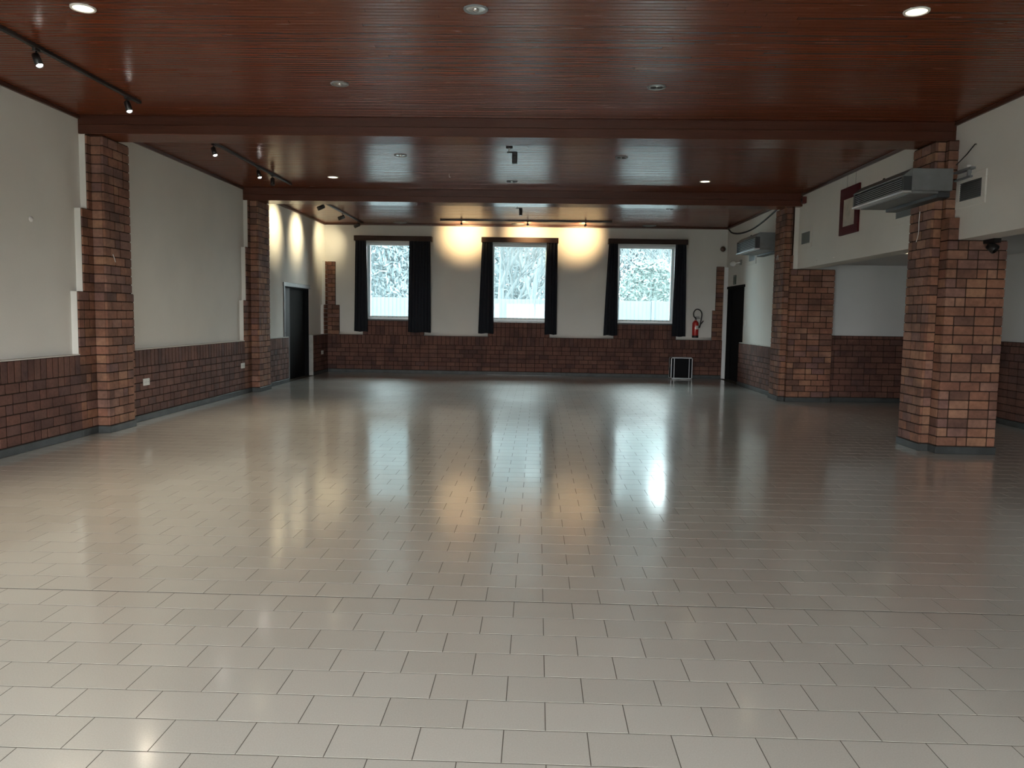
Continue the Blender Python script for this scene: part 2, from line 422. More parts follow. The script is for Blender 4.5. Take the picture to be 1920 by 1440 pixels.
# ================================================================== CEILING
ceiling = MB().box(XL-.2, XA+.2, YR-.2, YB+.3, H+.012, H+.12).obj('ceiling', 'gap_dark')
tag(ceiling, 'glossy red-brown ceiling of narrow wooden boards in three bays', 'ceiling', kind='structure')
def boards(y0, y1):
    b = MB(); r = random.Random(int(y0*10)); y = y0; w = .062
    while y < y1-.005:
        x = XL - r.uniform(0, 2.5)
        yy = min(y+w, y1)
        while x < XR+.02:
            L = r.uniform(2.2, 4.2); xa, xb = max(x, XL), min(x+L, XR+.02)
            if xb-xa > .05:
                n = len(b.v); t = r.gauss(0, .00020); tx = r.gauss(0, .0006); dz = r.uniform(-.0008, .0008)
                z = [H+dz-t-tx, H+dz-t+tx, H+dz+t+tx, H+dz+t-tx]; g = .0038; c = .003
                P = [(xa+.001, y+g), (xb-.001, y+g), (xb-.001, yy-g), (xa+.001, yy-g)]
                b.v += [(p[0], p[1]+(c if q < 2 else -c), zz) for q, (p, zz) in enumerate(zip(P, z))]
                b.v += [(p[0], p[1], H+.013) for p in P]
                b.f += [(n, n+1, n+2, n+3)] + [(n+j, n+(j+1) % 4, n+4+(j+1) % 4, n+4+j) for j in range(4)]; b.sm += [0]*5
            x += L
        y += w
    return b
B1A, B1B, B2A, B2B = 9.44, 9.92, 14.72, 15.2
for ya, yb in ((YR, B1A), (B1B, B2A), (B2B, YB)):
    o = boards(ya, yb).obj('ceiling_boards', 'board', ceiling); o['kind'] = 'stuff'
for (ya, yb, zb, lab) in ((B1A, B1B, 3.555, 'dark wooden ceiling beam spanning between the hooked pillar and the fan-unit pillar'),
                          (B2A, B2B, 3.535, 'dark wooden ceiling beam framing the brightly lit window bay')):
    bt = thing('beam', lab, 'beam', (0, (ya+yb)/2, zb), kind='structure')
    MB().cbox(XL, XR, ya+.012, yb-.012, zb+.012, H+.01, .004).obj('core', 'beam', bt)
    r = random.Random(int(ya)); 
    for fy0, fy1 in ((ya, ya+.012), (yb-.012, yb)):
        z = zb
        for hgt in (.105, H-zb-.105):
            MB().cbox(XL+.001, XR-.001, fy0, fy1, z+.001, z+hgt-.001, .003).obj('board', 'beam', bt); z += hgt
    n = 5
    for i in range(n):
        w = (yb-ya-.024)/n
        MB().cbox(XL+.001, XR-.001, ya+.012+i*w+.001, ya+.012+(i+1)*w-.001, zb, zb+.012, .002).obj('board', 'board', bt)

# ================================================================== WALLS
# --- left wall
DL = (17.08, 18.92, 0, 2.06)
wl = cells(MB(), 'y', YR-.2, YB+.3, 0, H+.05, [DL], XL-.25, XL).obj('wall_left', 'plaster')
tag(wl, 'white plaster wall with brick wainscot, track lights and a dark double door', 'wall', kind='structure')
# wainscot mortar backing, with the ledge on top
segs = [(YR, 9.192), (10.465, 14.476), (15.76, DL[0]), (DL[1], YB)]
bk = MB()
for a, b in segs: bk.box(XL, XLB-.008, a, b, 0, ZW-.012)
bk.obj('mortar_bed', 'mortar', wl)
lg = MB()
for a, b in segs: lg.cbox(XL, XLB-.002, a, b, ZW-.012, ZW, .003)
lg.obj('ledge', 'plaster', wl)
rest = MB()
for a, b in segs[::-1]:
    lay(wl, 'y', a, b, C0, C0+6*CH, XLB, -.03, 'brick_wain', rest)
    soldiers(wl, 'y', a, b, C0+6*CH, ZW-.012, XLB, -.03, 'brick_wain', rest)
# plaster blocks behind the stepped piers
PL = [(9.527, 10.13), (14.811, 15.425)]
TIERS = [(.335, 0, C0+15*CH), (.211, C0+15*CH, C0+24*CH), (.078, C0+24*CH, 3.55)]
pb = MB()
for ya, yb in PL:
    for d, z0, z1 in TIERS: pb.box(XL, XLB-.022, ya-d, yb+d, z0 if z0 > 0 else ZW, z1)
pb.box(XL, XLB-.022, 19.96, YB, ZW, 1.71); pb.box(XL, XLB-.022, 20.12, YB, 1.71, 2.80)
pb.obj('plaster_step', 'plaster', wl)
for z1, y0 in ((1.71, 19.96), (2.80, 20.12)):
    z0 = ZW if z1 < 2 else 1.71
    lay(wl, 'y', y0, YBB, z0, z1, XLB, -.022, 'brick', rest, limit=299)
if rest.v:
    o = rest.obj('brick_field', 'brick_wain', wl); o['kind'] = 'stuff'

def left_pillar(ya, yb, label):
    t = thing('brick_pillar', label, 'pillar', (XLF, (ya+yb)/2, 0), kind='structure')
    top = 3.55
    rs = MB()
    MB().box(XLB-.02, XLF-.008, ya+.008, yb-.008, 0, top).obj('mortar_core', 'mortar', t)
    m = MB()
    for d, z0, z1 in TIERS: m.box(XLB-.022, XLB-.006, ya-d+.004, yb+d-.004, max(z0, .0), z1)
    m.obj('mortar_bed', 'mortar', t)
    lay(t, 'y', ya, yb, C0, C0+32*CH, XLF, -.03, 'brick', rs)
    lay(t, 'x', XLB, XLF-.031, C0, C0+32*CH, ya, .03, 'brick', rs, 1)
    for d, z0, z1 in TIERS:
        z0 = max(z0, C0); z1 = min(z1, C0+32*CH)
        lay(t, 'y', ya-d, ya+.002, z0, z1, XLB, -.02, 'brick', rs)
        lay(t, 'y', yb-.002, yb+d, z0, z1, XLB, -.02, 'brick', rs)
    if rs.v: o = rs.obj('brick_field', 'brick', t); o['kind'] = 'stuff'
    b = MB().cbox(XLB, XLF+.012, ya-.012, yb+.012, 0, C0-.004, .004).cbox(XLB-.01, XLB+.012, ya-.335, ya-.012, 0, C0-.004, .004).cbox(XLB-.01, XLB+.012, yb+.012, yb+.335, 0, C0-.004, .004)
    b.obj('skirting', 'slate', t)
    return t
left_pillar(*PL[0], 'stepped brick pillar between two bare plaster panels, with a small white wire on it')
left_pillar(*PL[1], 'stepped brick pillar next to the dark double doorway')

# --- back wall
holes = [(a, b, WZ0, WZ1) for a, b in WINDOWS]
wbk = cells(MB(), 'x', XL-.25, XR+.3, 0, H+.05, holes, YB, YB+.3).obj('wall_back', 'plaster')
tag(wbk, 'white plaster end wall with brick wainscot and three curtained windows', 'wall', kind='structure')
bk = MB(); bk.box(XLB, XR, YBB+.008, YB, 0, ZW-.012)
for a, b in WINDOWS: bk.box(a-.06, b+.06, YBB+.008, YB, ZW-.012, WZ0-.03)
bk.box(XLB, -5.05, YBB+.008, YB, ZW-.012, 1.71); bk.box(XLB, -5.15, YBB+.008, YB, 1.71, 2.80)
bk.box(4.39, XR-.08, YBB+.008, YB, ZW-.012, 1.71); bk.box(4.46, XR-.08, YBB+.008, YB, 1.71, 2.80)
bk.obj('mortar_bed', 'mortar', wbk)
pl = MB(); pl.box(XR-.08, XR, YBB+.004, YB, ZW-.012, 2.80)
pl.obj('plaster_step', 'plaster', wbk)
lg = MB(); ex = [XLB+.28] + [v for a, b in WINDOWS for v in (a-.06, b+.06)] + [4.39]
for a, b in zip(ex[::2], ex[1::2]):
    # coved plaster foot between the windows
    n = len(lg.v); K = 6
    for xx in (a, b):
        for q in range(K+1):
            g = q/K*math.pi/2
            lg.v.append((xx, YB-.088*(1-math.sin(g)), ZW-.012+.09*(1-math.cos(g))))
        lg.v.append((xx, YB, ZW-.012))
    for q in range(K): lg.f.append((n+q, n+q+1, n+K+2+q+1, n+K+2+q)); lg.sm.append(1)
    lg.f += [tuple(range(n, n+K+2)), tuple(range(n+K+2, n+2*K+4))]; lg.sm += [0, 0]
lg.obj('ledge', 'plaster', wbk)
rest = MB()
lay(wbk, 'x', XLB, XR-.02, C0, C0+6*CH, YBB, .03, 'brick_wain', rest, limit=299)
soldiers(wbk, 'x', XLB, XR-.02, C0+6*CH, ZW-.012, YBB, .03, 'brick_wain', rest)
for a, b in WINDOWS:
    soldiers(wbk, 'x', a-.06, b+.06, ZW-.012, ZW+.222, YBB, .03, 'brick_wain', rest)
    soldiers(wbk, 'x', a-.06, b+.06, ZW+.222, WZ0-.03, YBB, .03, 'brick_wain', rest)
def corner_pier(label, x_in, wide, slim, wall):
    t = thing('brick_corner_pier', label, 'pillar', (x_in, YBB, ZW), kind='structure')
    s = -1 if x_in > 0 else 1
    for w, z0, z1 in ((wide, ZW-.012, 1.71), (slim, 1.71, 2.80)):
        a, b = sorted((x_in, x_in+s*w))
        MB().box(a+.005, b-.005, YBB+.006, YBB+.03, z0, z1).obj('mortar_bed', 'mortar', t)
        lay(t, 'x', a, b, z0, z1, YBB, .03, 'brick')
    return t
corner_pier('stepped brick corner pier beside the end wall spotlit from the short track', XLB, .29, .19, wbk)
corner_pier('stepped brick corner pier beside the fire extinguisher and the exit door', XR-.08, .25, .18, wbk)
if rest.v: o = rest.obj('brick_field', 'brick_wain', wbk); o['kind'] = 'stuff'

# --- right wall of the window bay and the bulkhead over the alcove
DR = (18.55, 20.16, 0, 2.24)
PR = [(9.438, 9.978), (14.947, 15.542)]
wr = cells(MB(), 'y', YA+.02, YB+.3, 0, H+.05, [DR], XR, XR+.25).obj('wall_right', 'plaster')
tag(wr, 'white plaster wall with short brick wainscot and a black exit door', 'wall', kind='structure')
bh = MB(); bh.box(XR, XR+.30, YR-.2, YA+.02, ZB, H+.05)
bulk = bh.obj('wall_bulkhead', 'plaster'); tag(bulk, 'white plaster bulkhead hanging over the alcove opening', 'wall', kind='structure')
bk = MB().box(XRB+.012, XR, 15.642, DR[0]-.10, 0, ZW-.012); bk.obj('mortar_bed', 'mortar', wr)
MB().cbox(XRB+.006, XR, 15.642, DR[0]-.10, ZW-.012, ZW, .003).obj('ledge', 'plaster', wr)
lay(wr, 'y', 15.642, DR[0]-.10, C0, C0+6*CH, XRB, .03, 'brick_wain')
soldiers(wr, 'y', 15.642, DR[0]-.10, C0+6*CH, ZW-.012, XRB, .03)
MB().cbox(XRB-.012, XR, 15.642, DR[0]-.10, 0, C0-.004, .004).obj('skirting', 'slate', wr)

# --- alcove
wa = MB().box(5.0, XA+.25, YA, YA+.25, 0, ZA+.2).obj('wall_alcove_end', 'alcove_plaster')
tag(wa, 'grey-white alcove end wall with brick wainscot behind the broad pillars', 'wall', kind='structure')
ZAW = C0+10*CH+.062
MB().box(5.36, XA, YA-.075, YA, 0, ZAW).obj('mortar_bed', 'mortar', wa)
lay(wa, 'x', 5.40, XA, C0, C0+10*CH, YA-.085, .03, 'brick_wain')
soldiers(wa, 'x', 5.40, XA, C0+10*CH, ZAW, YA-.085, .08, 'brick_wain')
MB().cbox(5.36, XA, YA-.10, YA-.07, 0, C0-.004, .004).obj('skirting', 'slate', wa)
wsd = MB().box(XA, XA+.25, YR-.2, YA+.25, 0, ZA+.2).obj('wall_alcove_side', 'alcove_plaster')
tag(wsd, 'dim long alcove side wall with brick wainscot glimpsed past the fan-unit pillar', 'wall', kind='structure')
MB().box(XA-.075, XA, YR, YA-.1, 0, ZAW).obj('mortar_bed', 'mortar', wsd)
rest = MB()
lay(wsd, 'y', YR, YA-.10, C0, C0+10*CH, XA-.085, .03, 'brick_wain', rest)
soldiers(wsd, 'y', YR, YA-.10, C0+10*CH, ZAW, XA-.085, .08, 'brick_wain', rest)
if rest.v: o = rest.obj('brick_field', 'brick_wain', wsd); o['kind'] = 'stuff'
MB().cbox(XA-.10, XA-.07, YR, YA-.1, 0, C0-.004, .004).obj('skirting', 'slate', wsd)
ca = MB().box(XR+.30, XA+.25, YR-.2, YA+.25, ZA, ZA+.2).obj('ceiling_alcove', 'alcove_plaster')
tag(ca, 'low plain plaster ceiling of the alcove', 'ceiling', kind='structure')

def right_pillar(ya, yb, x_out, d, label, plaster_edge):
    t = thing('brick_pillar', label, 'pillar', (XRF, (ya+yb)/2, 0), kind='structure')
    rs = MB(); z24 = C0+24*CH; top = C0+32*CH; zlow = C0+22*CH-.04
    core = MB().box(XRF+.008, XRB+.02, ya+.008, yb-.008, 0, 3.55)
    core.box(XRB+.008, x_out-.008, ya-d+.008, yb+d-.008, 0, ZB-.002)
    core.box(XRB+.008, XR+.01, ya-d+.008, yb+d-.008, ZB-.01, z24-.004)
    core.box(XRB+.008, XR+.01, ya-.078+.008, yb+.078-.008, z24-.01, 3.55)
    core.obj('mortar_core', 'mortar', t)
    # pilaster
    lay(t, 'y', ya, yb, C0, top, XRF, .03, 'brick', rs)
    lay(t, 'x', XRF+.031, XRB, C0, top, ya, .03, 'brick', rs, 1)
    # broad body under the bulkhead, front and flank
    lay(t, 'x', XRB, x_out, C0, zlow, ya-d, .03, 'brick', rs, 0)
    for a, b in ((ya-d+.031, ya), (yb, yb+d)):
        lay(t, 'y', a, b, C0, zlow, XRB, .03, 'brick', rs)
        lay(t, 'y', a, b, zlow, z24, XRB, .03, 'brick', rs)
    for a, b in ((ya-.078+.031, ya), (yb, yb+.078)):
        lay(t, 'y', a, b, z24, top, XRB, .03, 'brick', rs)
    if plaster_edge:
        MB().box(XRB+.03, XR+.005, ya-d-.002, ya-d+.05, ZB, z24).box(XRB+.03, XR+.005, ya-.08, ya-.03, z24, 3.55).obj('plaster_edge', 'plaster', t)
        lay(t, 'x', XRB, XRB+.03, zlow, z24, ya-d, .03, 'brick', rs)
    else:
        lay(t, 'x', XRB, XR, zlow, z24, ya-d, .03, 'brick', rs)
        lay(t, 'x', XRB, XR, z24, top, ya-.078, .03, 'brick', rs)
    if rs.v: o = rs.obj('brick_field', 'brick', t); o['kind'] = 'stuff'
    b = MB().cbox(XRF-.014, XRB+.01, ya-.014, yb+.014, 0, C0-.004, .004).cbox(XRB-.012, x_out+.014, ya-d-.014, yb+d+.014, 0, C0-.004, .004)
    b.obj('skirting', 'slate', t)
    return t
right_pillar(*PR[0], 5.26, .19, 'broad free-standing brick pillar below the louvred metal fan unit', False)
right_pillar(*PR[1], 5.40, .10, 'broad brick pillar built against the alcove end wall', True)

# --- rear wall behind the camera, with its large windows
wre = cells(MB(), 'x', XL-.25, XA+.25, 0, H+.05, [(a, b, RZ0, RZ1) for a, b in REAR], YR-.25, YR).obj('wall_rear', 'plaster')
tag(wre, 'white plaster wall with three wide windows facing the end wall', 'wall', kind='structure')
for i, (a, b) in enumerate(REAR):
    t = thing('window_%d' % (i+4), 'wide bare window in the rear wall', 'window', ((a+b)/2, YR-.12, RZ0), 'rear windows', 'structure')
    f = MB(); w = .07
    f.cbox(a, b, YR-.16, YR-.09, RZ0, RZ0+w).cbox(a, b, YR-.16, YR-.09, RZ1-w, RZ1).cbox(a, a+w, YR-.16, YR-.09, RZ0+w, RZ1-w).cbox(b-w, b, YR-.16, YR-.09, RZ0+w, RZ1-w)
    f.cbox((a+b)/2-.04, (a+b)/2+.04, YR-.16, YR-.09, RZ0+w, RZ1-w)
    f.obj('window_frame', 'white_frame', t)
    for p, q in ((a+w, (a+b)/2-.04), ((a+b)/2+.04, b-w)): MB().box(p, q, YR-.13, YR-.122, RZ0+w, RZ1-w).obj('pane', 'pane', t)

# --- skirtings and cornice trims
bb = MB()
for a, b in segs: bb.cbox(XLB-.01, XLB+.012, a, b, 0, C0-.004, .004)
tag(bb.obj('baseboard_left', 'slate'), 'dark slate skirting along the wall with the double door', 'baseboard', kind='structure')
tag(MB().cbox(XLB, XR-.01, YBB-.014, YBB+.01, 0, C0-.004, .004).obj('baseboard_back', 'slate'), 'dark slate skirting under the three windows', 'baseboard', kind='structure')
BAYS = ((YR, B1A), (B1B, B2A), (B2B, YB))
k = 1
for nm, (ya, yb) in zip(('the nearer bay', 'the middle bay', 'the window bay'), BAYS):
    for x0, x1, w in ((XL, XL+.03, 'double door'), (XR-.03, XR, 'fan units')):
        o = MB().cbox(x0, x1, ya, yb, H-.045, H-.001, .004).obj('trim_%d' % k, 'trimwood'); k += 1
        tag(o, 'thin dark cornice strip in %s above the wall with the %s' % (nm, w), 'trim', kind='structure')
o = MB().cbox(XL+.03, XR-.03, YB-.025, YB, H-.04, H-.001, .004).obj('trim_%d' % k, 'trimwood')
tag(o, 'thin dark cornice strip above the three windows', 'trim', kind='structure')

# ================================================================== DOORS
t = thing('door_1', 'dark double door with grey casing in the wall of track-lit plaster', 'door', (XL, 18.0, 0), kind='structure')
ya, yb, zt = DL[0], DL[1], DL[3]
MB().box(XL-.14, XL-.10, ya+.62, yb-.02, .005, zt-.02).obj('door_leaf', 'door_black', t)
lf = MB().box(XL-.115, XL-.075, ya+.02, ya+.615, .005, zt-.02).obj('door_leaf', 'door_grey', t)
MB().tube([(XL-.075, ya+.07, 1.06), (XL-.03, ya+.07, 1.06), (XL-.03, ya+.17, 1.06)], .009, 8).obj('handle', 'chrome', lf)
fr = MB(); fr.cbox(XL-.02, XL+.025, ya-.09, yb+.05, zt, zt+.085).cbox(XL-.02, XL+.02, ya-.065, ya, ZW, zt)
fr.obj('casing', 'door_trim', t)
fr = MB(); fr.box(XL-.25, XL-.002, ya-.001, ya+.02, 0, zt).box(XL-.25, XL-.002, yb-.02, yb+.001, 0, zt).box(XL-.25, XL-.002, ya, yb, zt-.02, zt+.001)
fr.obj('jamb', 'door_black', t)
MB().box(XL-.25, XL-.245, ya, yb, 0, zt).obj('back_board', 'door_black', t)
rv = MB().cbox(XL, XLB+.006, ya-.012, ya+.002, .01, ZW).cbox(XL, XLB+.006, yb-.004, yb+.012, .01, ZW)
rv.obj('reveal', 'mortar_light', t)
MB().cbox(XLB-.004, XLB+.008, ya-.012, ya+.006, .01, ZW, .002).obj('corner_bead', 'alu', t)

t = thing('door_2', 'black exit door in the corner beside the brick corner pier', 'door', (XR, 19.3, 0), kind='structure')
ya, yb, zt = DR[0], DR[1], DR[3]
MB().box(XR+.10, XR+.14, ya+.02, yb-.02, .005, zt-.02).obj('door_leaf', 'door_black', t)
MB().cbox(XR-.02, XR+.02, ya-.06, yb+.06, zt, zt+.06).obj('casing', 'door_black', t)
fr = MB(); fr.box(XR+.002, XR+.25, ya-.001, ya+.02, 0, zt).box(XR+.002, XR+.25, yb-.02, yb+.001, 0, zt).box(XR+.002, XR+.25, ya, yb, zt-.02, zt+.001)
fr.obj('jamb', 'door_black', t)
MB().box(XR+.245, XR+.25, ya, yb, 0, zt).obj('back_board', 'door_black', t)
MB().cbox(XR-.09, XR-.002, yb, yb+.02, .01, 2.78).obj('architrave', 'white_frame', t)
MB().tube([(XR+.10, ya+.09, 1.05), (XR+.05, ya+.09, 1.05), (XR+.05, ya+.2, 1.05)], .009, 8).obj('handle', 'chrome', t)
MB().cbox(XR-.02, XRB+.02+.09, DR[0]-.10, DR[0]-.0, .0, ZW, .003).obj('reveal', 'brick_wain', t)

# ================================================================== WINDOWS, BLINDS, CURTAINS
for i, (a, b) in enumerate(WINDOWS):
    t = thing('window_%d' % (i+1), ['window with one broad and one narrow curtain on the end wall', 'middle window of the three on the end wall', 'window next to the fire extinguisher on the end wall'][i], 'window', ((a+b)/2, YB+.2, WZ0), kind='structure')
    w = .075; y0, y1 = YB+.16, YB+.23
    f = MB(); f.cbox(a, b, y0, y1, WZ0, WZ0+w).cbox(a, b, y0, y1, WZ1-w, WZ1).cbox(a, a+w, y0, y1, WZ0+w, WZ1-w).cbox(b-w, b, y0, y1, WZ0+w, WZ1-w)
    f.obj('window_frame', 'white_frame', t)
    MB().box(a+w, b-w, YB+.19, YB+.198, WZ0+w, WZ1-w).obj('pane', 'pane', t)
    rv = MB(); e = .012
    rv.box(a-.001, a+e, YB+.002, y0, WZ0, WZ1).box(b-e, b+.001, YB+.002, y0, WZ0, WZ1).box(a, b, YB+.002, y0, WZ1-e, WZ1+.001)
    rv.obj('reveal', 'white_frame', t)
    MB().cbox(a-.04, b+.04, YBB-.03, YB+.16, WZ0-.032, WZ0+.004, .004).obj('window_sill', 'sill', t)
    # vertical blind
    bl = thing('vertical_blind', ['sheer white vertical blind in the window with one broad curtain', 'sheer white vertical blind in the middle window', 'sheer white vertical blind in the window by the fire extinguisher'][i], 'blind', ((a+b)/2, YB+.09, WZ1), 'sheer vertical blinds')
    MB().cbox(a+.02, b-.02, YB+.06, YB+.115, WZ1-.075, WZ1-.02, .004).obj('headrail', 'white_frame', bl)
    n = 13; sw = .127; ang = math.radians(20)
    z0, z1 = WZ0+.055, WZ1-.078
    sl = MB()
    for q in range(n):
        cx = a+.06+(b-a-.12)*(q+.5)/n
        dx, dy = sw/2*math.cos(ang), sw/2*math.sin(ang)
        g = MB(); nn = 5
        for s in range(nn):
            u = s/(nn-1)*2-1
            for z in (z0, z1): g.v.append((cx+dx*u, YB+.088+dy*u+.008*(1-u*u), z))
        for s in range(nn-1): g.f.append((2*s, 2*s+2, 2*s+3, 2*s+1)); g.sm.append(1)
        s_o = g.obj('slat', 'sheer', bl)
        MB().cbox(cx-dx*.95, cx+dx*.95, YB+.083-.004, YB+.083+.012, z0-.002, z0+.03, .002).obj('weight', 'white_plastic', s_o)

def curtain(xt0, xt1, xb0, xb1, label, folds, seed):
    r = random.Random(seed); b = MB(); nu, nz = folds*10+1, 18
    z0, z1 = 1.045, 3.36; ph = [r.uniform(-.4, .4) for _ in range(folds+2)]
    for j in range(nz+1):
        v = j/nz; z = z0+(z1-z0)*v
        s = (1-v)**.8; xa = xb0*s+xt0*(1-s); xc = xb1*s+xt1*(1-s)
        for i in range(nu):
            u = i/(nu-1); k = u*folds
            amp = .030+.012*math.sin(5*u+seed)
            w = math.sin(2*math.pi*k + ph[int(k)]*.5*math.sin(math.pi*(k % 1)) + .25*math.sin(3*v+seed))
            y = YBB-.085 + amp*w*(0.75+.25*(1-v)) + .01*math.sin(7*u+4*v)
            b.v.append((xa+(xc-xa)*u, y, z + (0 if j else .006*math.sin(9*u+seed))))
    for j in range(nz):
        for i in range(nu-1):
            b.f.append((j*nu+i, j*nu+i+1, (j+1)*nu+i+1, (j+1)*nu+i)); b.sm.append(1)
    # thickness
    n = len(b.v); F = list(b.f)
    b.v += [(x, y+.004, z) for x, y, z in b.v]; b.f += [tuple(n+i for i in f[::-1]) for f in F]; b.sm += [1]*len(F)
    edge = [i for i in range(nu)] + [j*nu+nu-1 for j in range(1, nz+1)] + [nz*nu+i for i in range(nu-2, -1, -1)] + [j*nu for j in range(nz-1, 0, -1)]
    for p, q in zip(edge, edge[1:]+edge[:1]): b.f.append((p, q, n+q, n+p)); b.sm.append(0)
    o = b.obj('curtain', 'black_curtain')
    return tag(o, label, 'curtain', 'black curtains on the end wall windows')
curtain(-4.60, -4.33, -4.64, -4.29, 'narrow black curtain of the window with one broad curtain', 4, 1)
curtain(-3.24, -2.71, -3.27, -2.69, 'broad black curtain drawn partly across its window', 7, 2)
curtain(-1.41, -1.15, -1.49, -1.10, 'narrow black curtain of the middle window on its broad-curtain neighbour side', 4, 3)
curtain(.20, .47, .18, .49, 'narrow black curtain of the middle window on the extinguisher side', 4, 4)
curtain(1.75, 1.97, 1.66, 2.01, 'narrow black curtain of the extinguisher-side window, next to the middle window', 4, 5)
curtain(3.40, 3.66, 3.37, 3.71, 'narrow black curtain hanging next to the fire extinguisher', 4, 6)
for (a, b), lab in zip(((-4.63, -2.68), (-1.43, .49), (1.73, 3.69)), ('dark wooden curtain box over the window with one broad curtain', 'dark wooden curtain box over the middle window, warmly lit', 'dark wooden curtain box over the window by the extinguisher')):
    t = thing('curtain_valance', lab, 'valance', ((a+b)/2, YBB, 3.32), 'curtain boxes')
    MB().cbox(a, b, YBB-.15, YBB-.132, 3.32, 3.445, .003).obj('front_board', 'valance', t)
    MB().cbox(a, b, YBB-.132, YB, 3.427, 3.445, .003).obj('top_board', 'valance', t)
    for x in (a, b-.018): MB().cbox(x, x+.018, YBB-.132, YB, 3.32, 3.427, .003).obj('end_board', 'valance', t)
    MB().tube([(a+.02, YBB-.085, 3.37), (b-.02, YBB-.085, 3.37)], .012, 8).obj('rail', 'black_metal', t)

# ================================================================== LIGHTS ON TRACKS
WARM, COOL, HALO = (1, .86, .62), (1, .86, .64), (1, .68, .33)
def spot_lamp(loc, aim, watts, angle, blend, col, parent, r=.02):
    l = bpy.data.lights.new('spot_beam', 'SPOT'); l.energy = watts; l.spot_size = math.radians(angle); l.spot_blend = blend; l.color = col; l.shadow_soft_size = r
    o = bpy.data.objects.new('spot_beam', l); COL.objects.link(o)
    o.location = loc; o.rotation_euler = (Vector(aim)-Vector(loc)).to_track_quat('-Z', 'Y').to_euler()
    attach(o, parent); return o
def track(p0, p1, label):
    t = thing('light_track', label, 'light track', p0, 'black ceiling light tracks')
    x0, y0, z = p0; x1, y1, _ = p1
    if abs(x1-x0) < .2:
        MB().cbox(x0-.02, x0+.02, y0, y1, z-.033, z, .003).obj('rail', 'black_metal', t)
        for y in (y0, y1-.03): MB().cbox(x0-.022, x0+.022, y, y+.03, z-.036, z, .003).obj('end_cap', 'black_metal', t)
        MB().box(x0-.006, x0+.006, y0+.03, y1-.03, z-.0345, z-.033).obj('slot', 'dark_slot', t)
    else:
        MB().cbox(x0, x1, y0-.02, y0+.02, z-.033, z, .003).obj('rail', 'black_metal', t)
        for x in (x0, x1-.03): MB().cbox(x, x+.03, y0-.022, y0+.022, z-.036, z, .003).obj('end_cap', 'black_metal', t)
        MB().box(x0+.03, x1-.03, y0-.006, y0+.006, z-.0345, z-.033).obj('slot', 'dark_slot', t)
    return t
def spotlight(base, aim, label, group, lamp=None, watts=0, angle=40, blend=.6, col=COOL, length=.12, rad=.033, drop=.075, open_front=False):
    """track spotlight: adapter, stem, yoke, cylindrical head, bulb"""
    t = thing('track_spotlight', label, 'spotlight', base, group)
    x, y, z = base
    MB().cbox(x-.018, x+.018, y-.035, y+.035, z-.022, z, .003).obj('adapter', 'black_metal', t)
    MB().tube([(x, y, z-.02), (x, y, z-drop)], .008, 8).obj('stem', 'black_metal', t)
    piv = Vector((x, y, z-drop)); d = (Vector(aim)-piv).normalized()
    MB().lathe([(0, -.012), (.016, -.012), (.016, .012), (0, .012)], piv, 12, (1, 0, 0) if abs(d.x) < .7 else (0, 1, 0)).obj('hinge', 'black_metal', t)
    hd = MB().lathe([(0, -length*.35), (rad*.8, -length*.35), (rad, -length*.25), (rad, length*.65), (rad*.9, length*.65), (rad*.86, length*.45), (0, length*.40)], piv+d*.01, 20, d).obj('head', 'black_metal', t)
    c = piv+d*(.01+length*.5)
    if lamp:
        MB().lathe([(0, .022), (rad*.55, .017), (rad*.84, .004), (rad*.84, -.004)], c, 18, d).obj('bulb', lamp, t)
        spot_lamp(piv+d*(length*.65+.05), aim, watts, angle, blend, col, t)
    else:
        MB().lathe([(0, .0), (rad*.84, .0)], c, 18, d).obj('lens', 'dark_slot', t)
    return t
ZT = H-.001
track((-4.36, 5.0, ZT), (-4.36, 8.78, ZT), 'black ceiling track in the nearer bay, along the wall with the double door')
track((-4.38, 10.52, ZT), (-4.38, 14.2, ZT), 'black ceiling track in the middle bay, between the two beams')
track((-4.40, 16.2, ZT), (-4.40, 20.1, ZT), 'black ceiling track in the window bay whose spots light the side wall')
track((-2.36, 19.25, ZT), (1.72, 19.25, ZT), 'black ceiling track running across above the three windows')
za = ZT-.033
spotlight((-4.36, 5.35, za), (-2.6, 5.2, 0), 'lit white spotlight at the free end of the nearer bay track', 'lit track spotlights', 'lamp_cool', 170, 88, 1.0, COOL)
spotlight((-4.36, 6.98, za), (-2.5, 6.2, 0), 'lit white spotlight midway along the track of the nearer bay', 'lit track spotlights', 'lamp_cool', 150, 88, 1.0, COOL)
spotlight((-4.36, 8.52, za), (-2.9, 7.6, 0), 'lit white spotlight at the beam end of the nearer bay track', 'lit track spotlights', 'lamp_cool', 100, 88, 1.0, COOL)
spotlight((-4.38, 10.82, za), (-3.0, 10.0, 0), 'lit white spotlight at the start of the middle bay track, alone', 'lit track spotlights', 'lamp_cool', 175, 88, 1.0, COOL)
spotlight((-4.38, 12.55, za), (-3.0, 11.6, 0), 'lit white spotlight on the middle bay track, beside the unlit one', 'lit track spotlights', 'lamp_cool', 175, 88, 1.0, COOL)
spotlight((-4.38, 13.22, za), (-4.30, 13.0, 2.9), 'unlit black spotlight on the middle bay track', 'unlit spotlights')
for y, ya_, lab in ((16.35, 16.42, 'black cylinder spotlight aimed at the side wall, next to the beam'), (18.05, 17.98, 'black cylinder spotlight aimed at the side wall, above the double door'), (19.6, 19.98, 'black cylinder spotlight aimed at the side wall, near the end wall')):
    spotlight((-4.40, y, za), (XL, ya_, 3.22), lab, 'wall spots over the double door', 'lamp_warm_hot', 105 if y < 19 else 62, 74 if y < 19 else 92, 1.0, (1, .84, .52), .15, .042, .085)
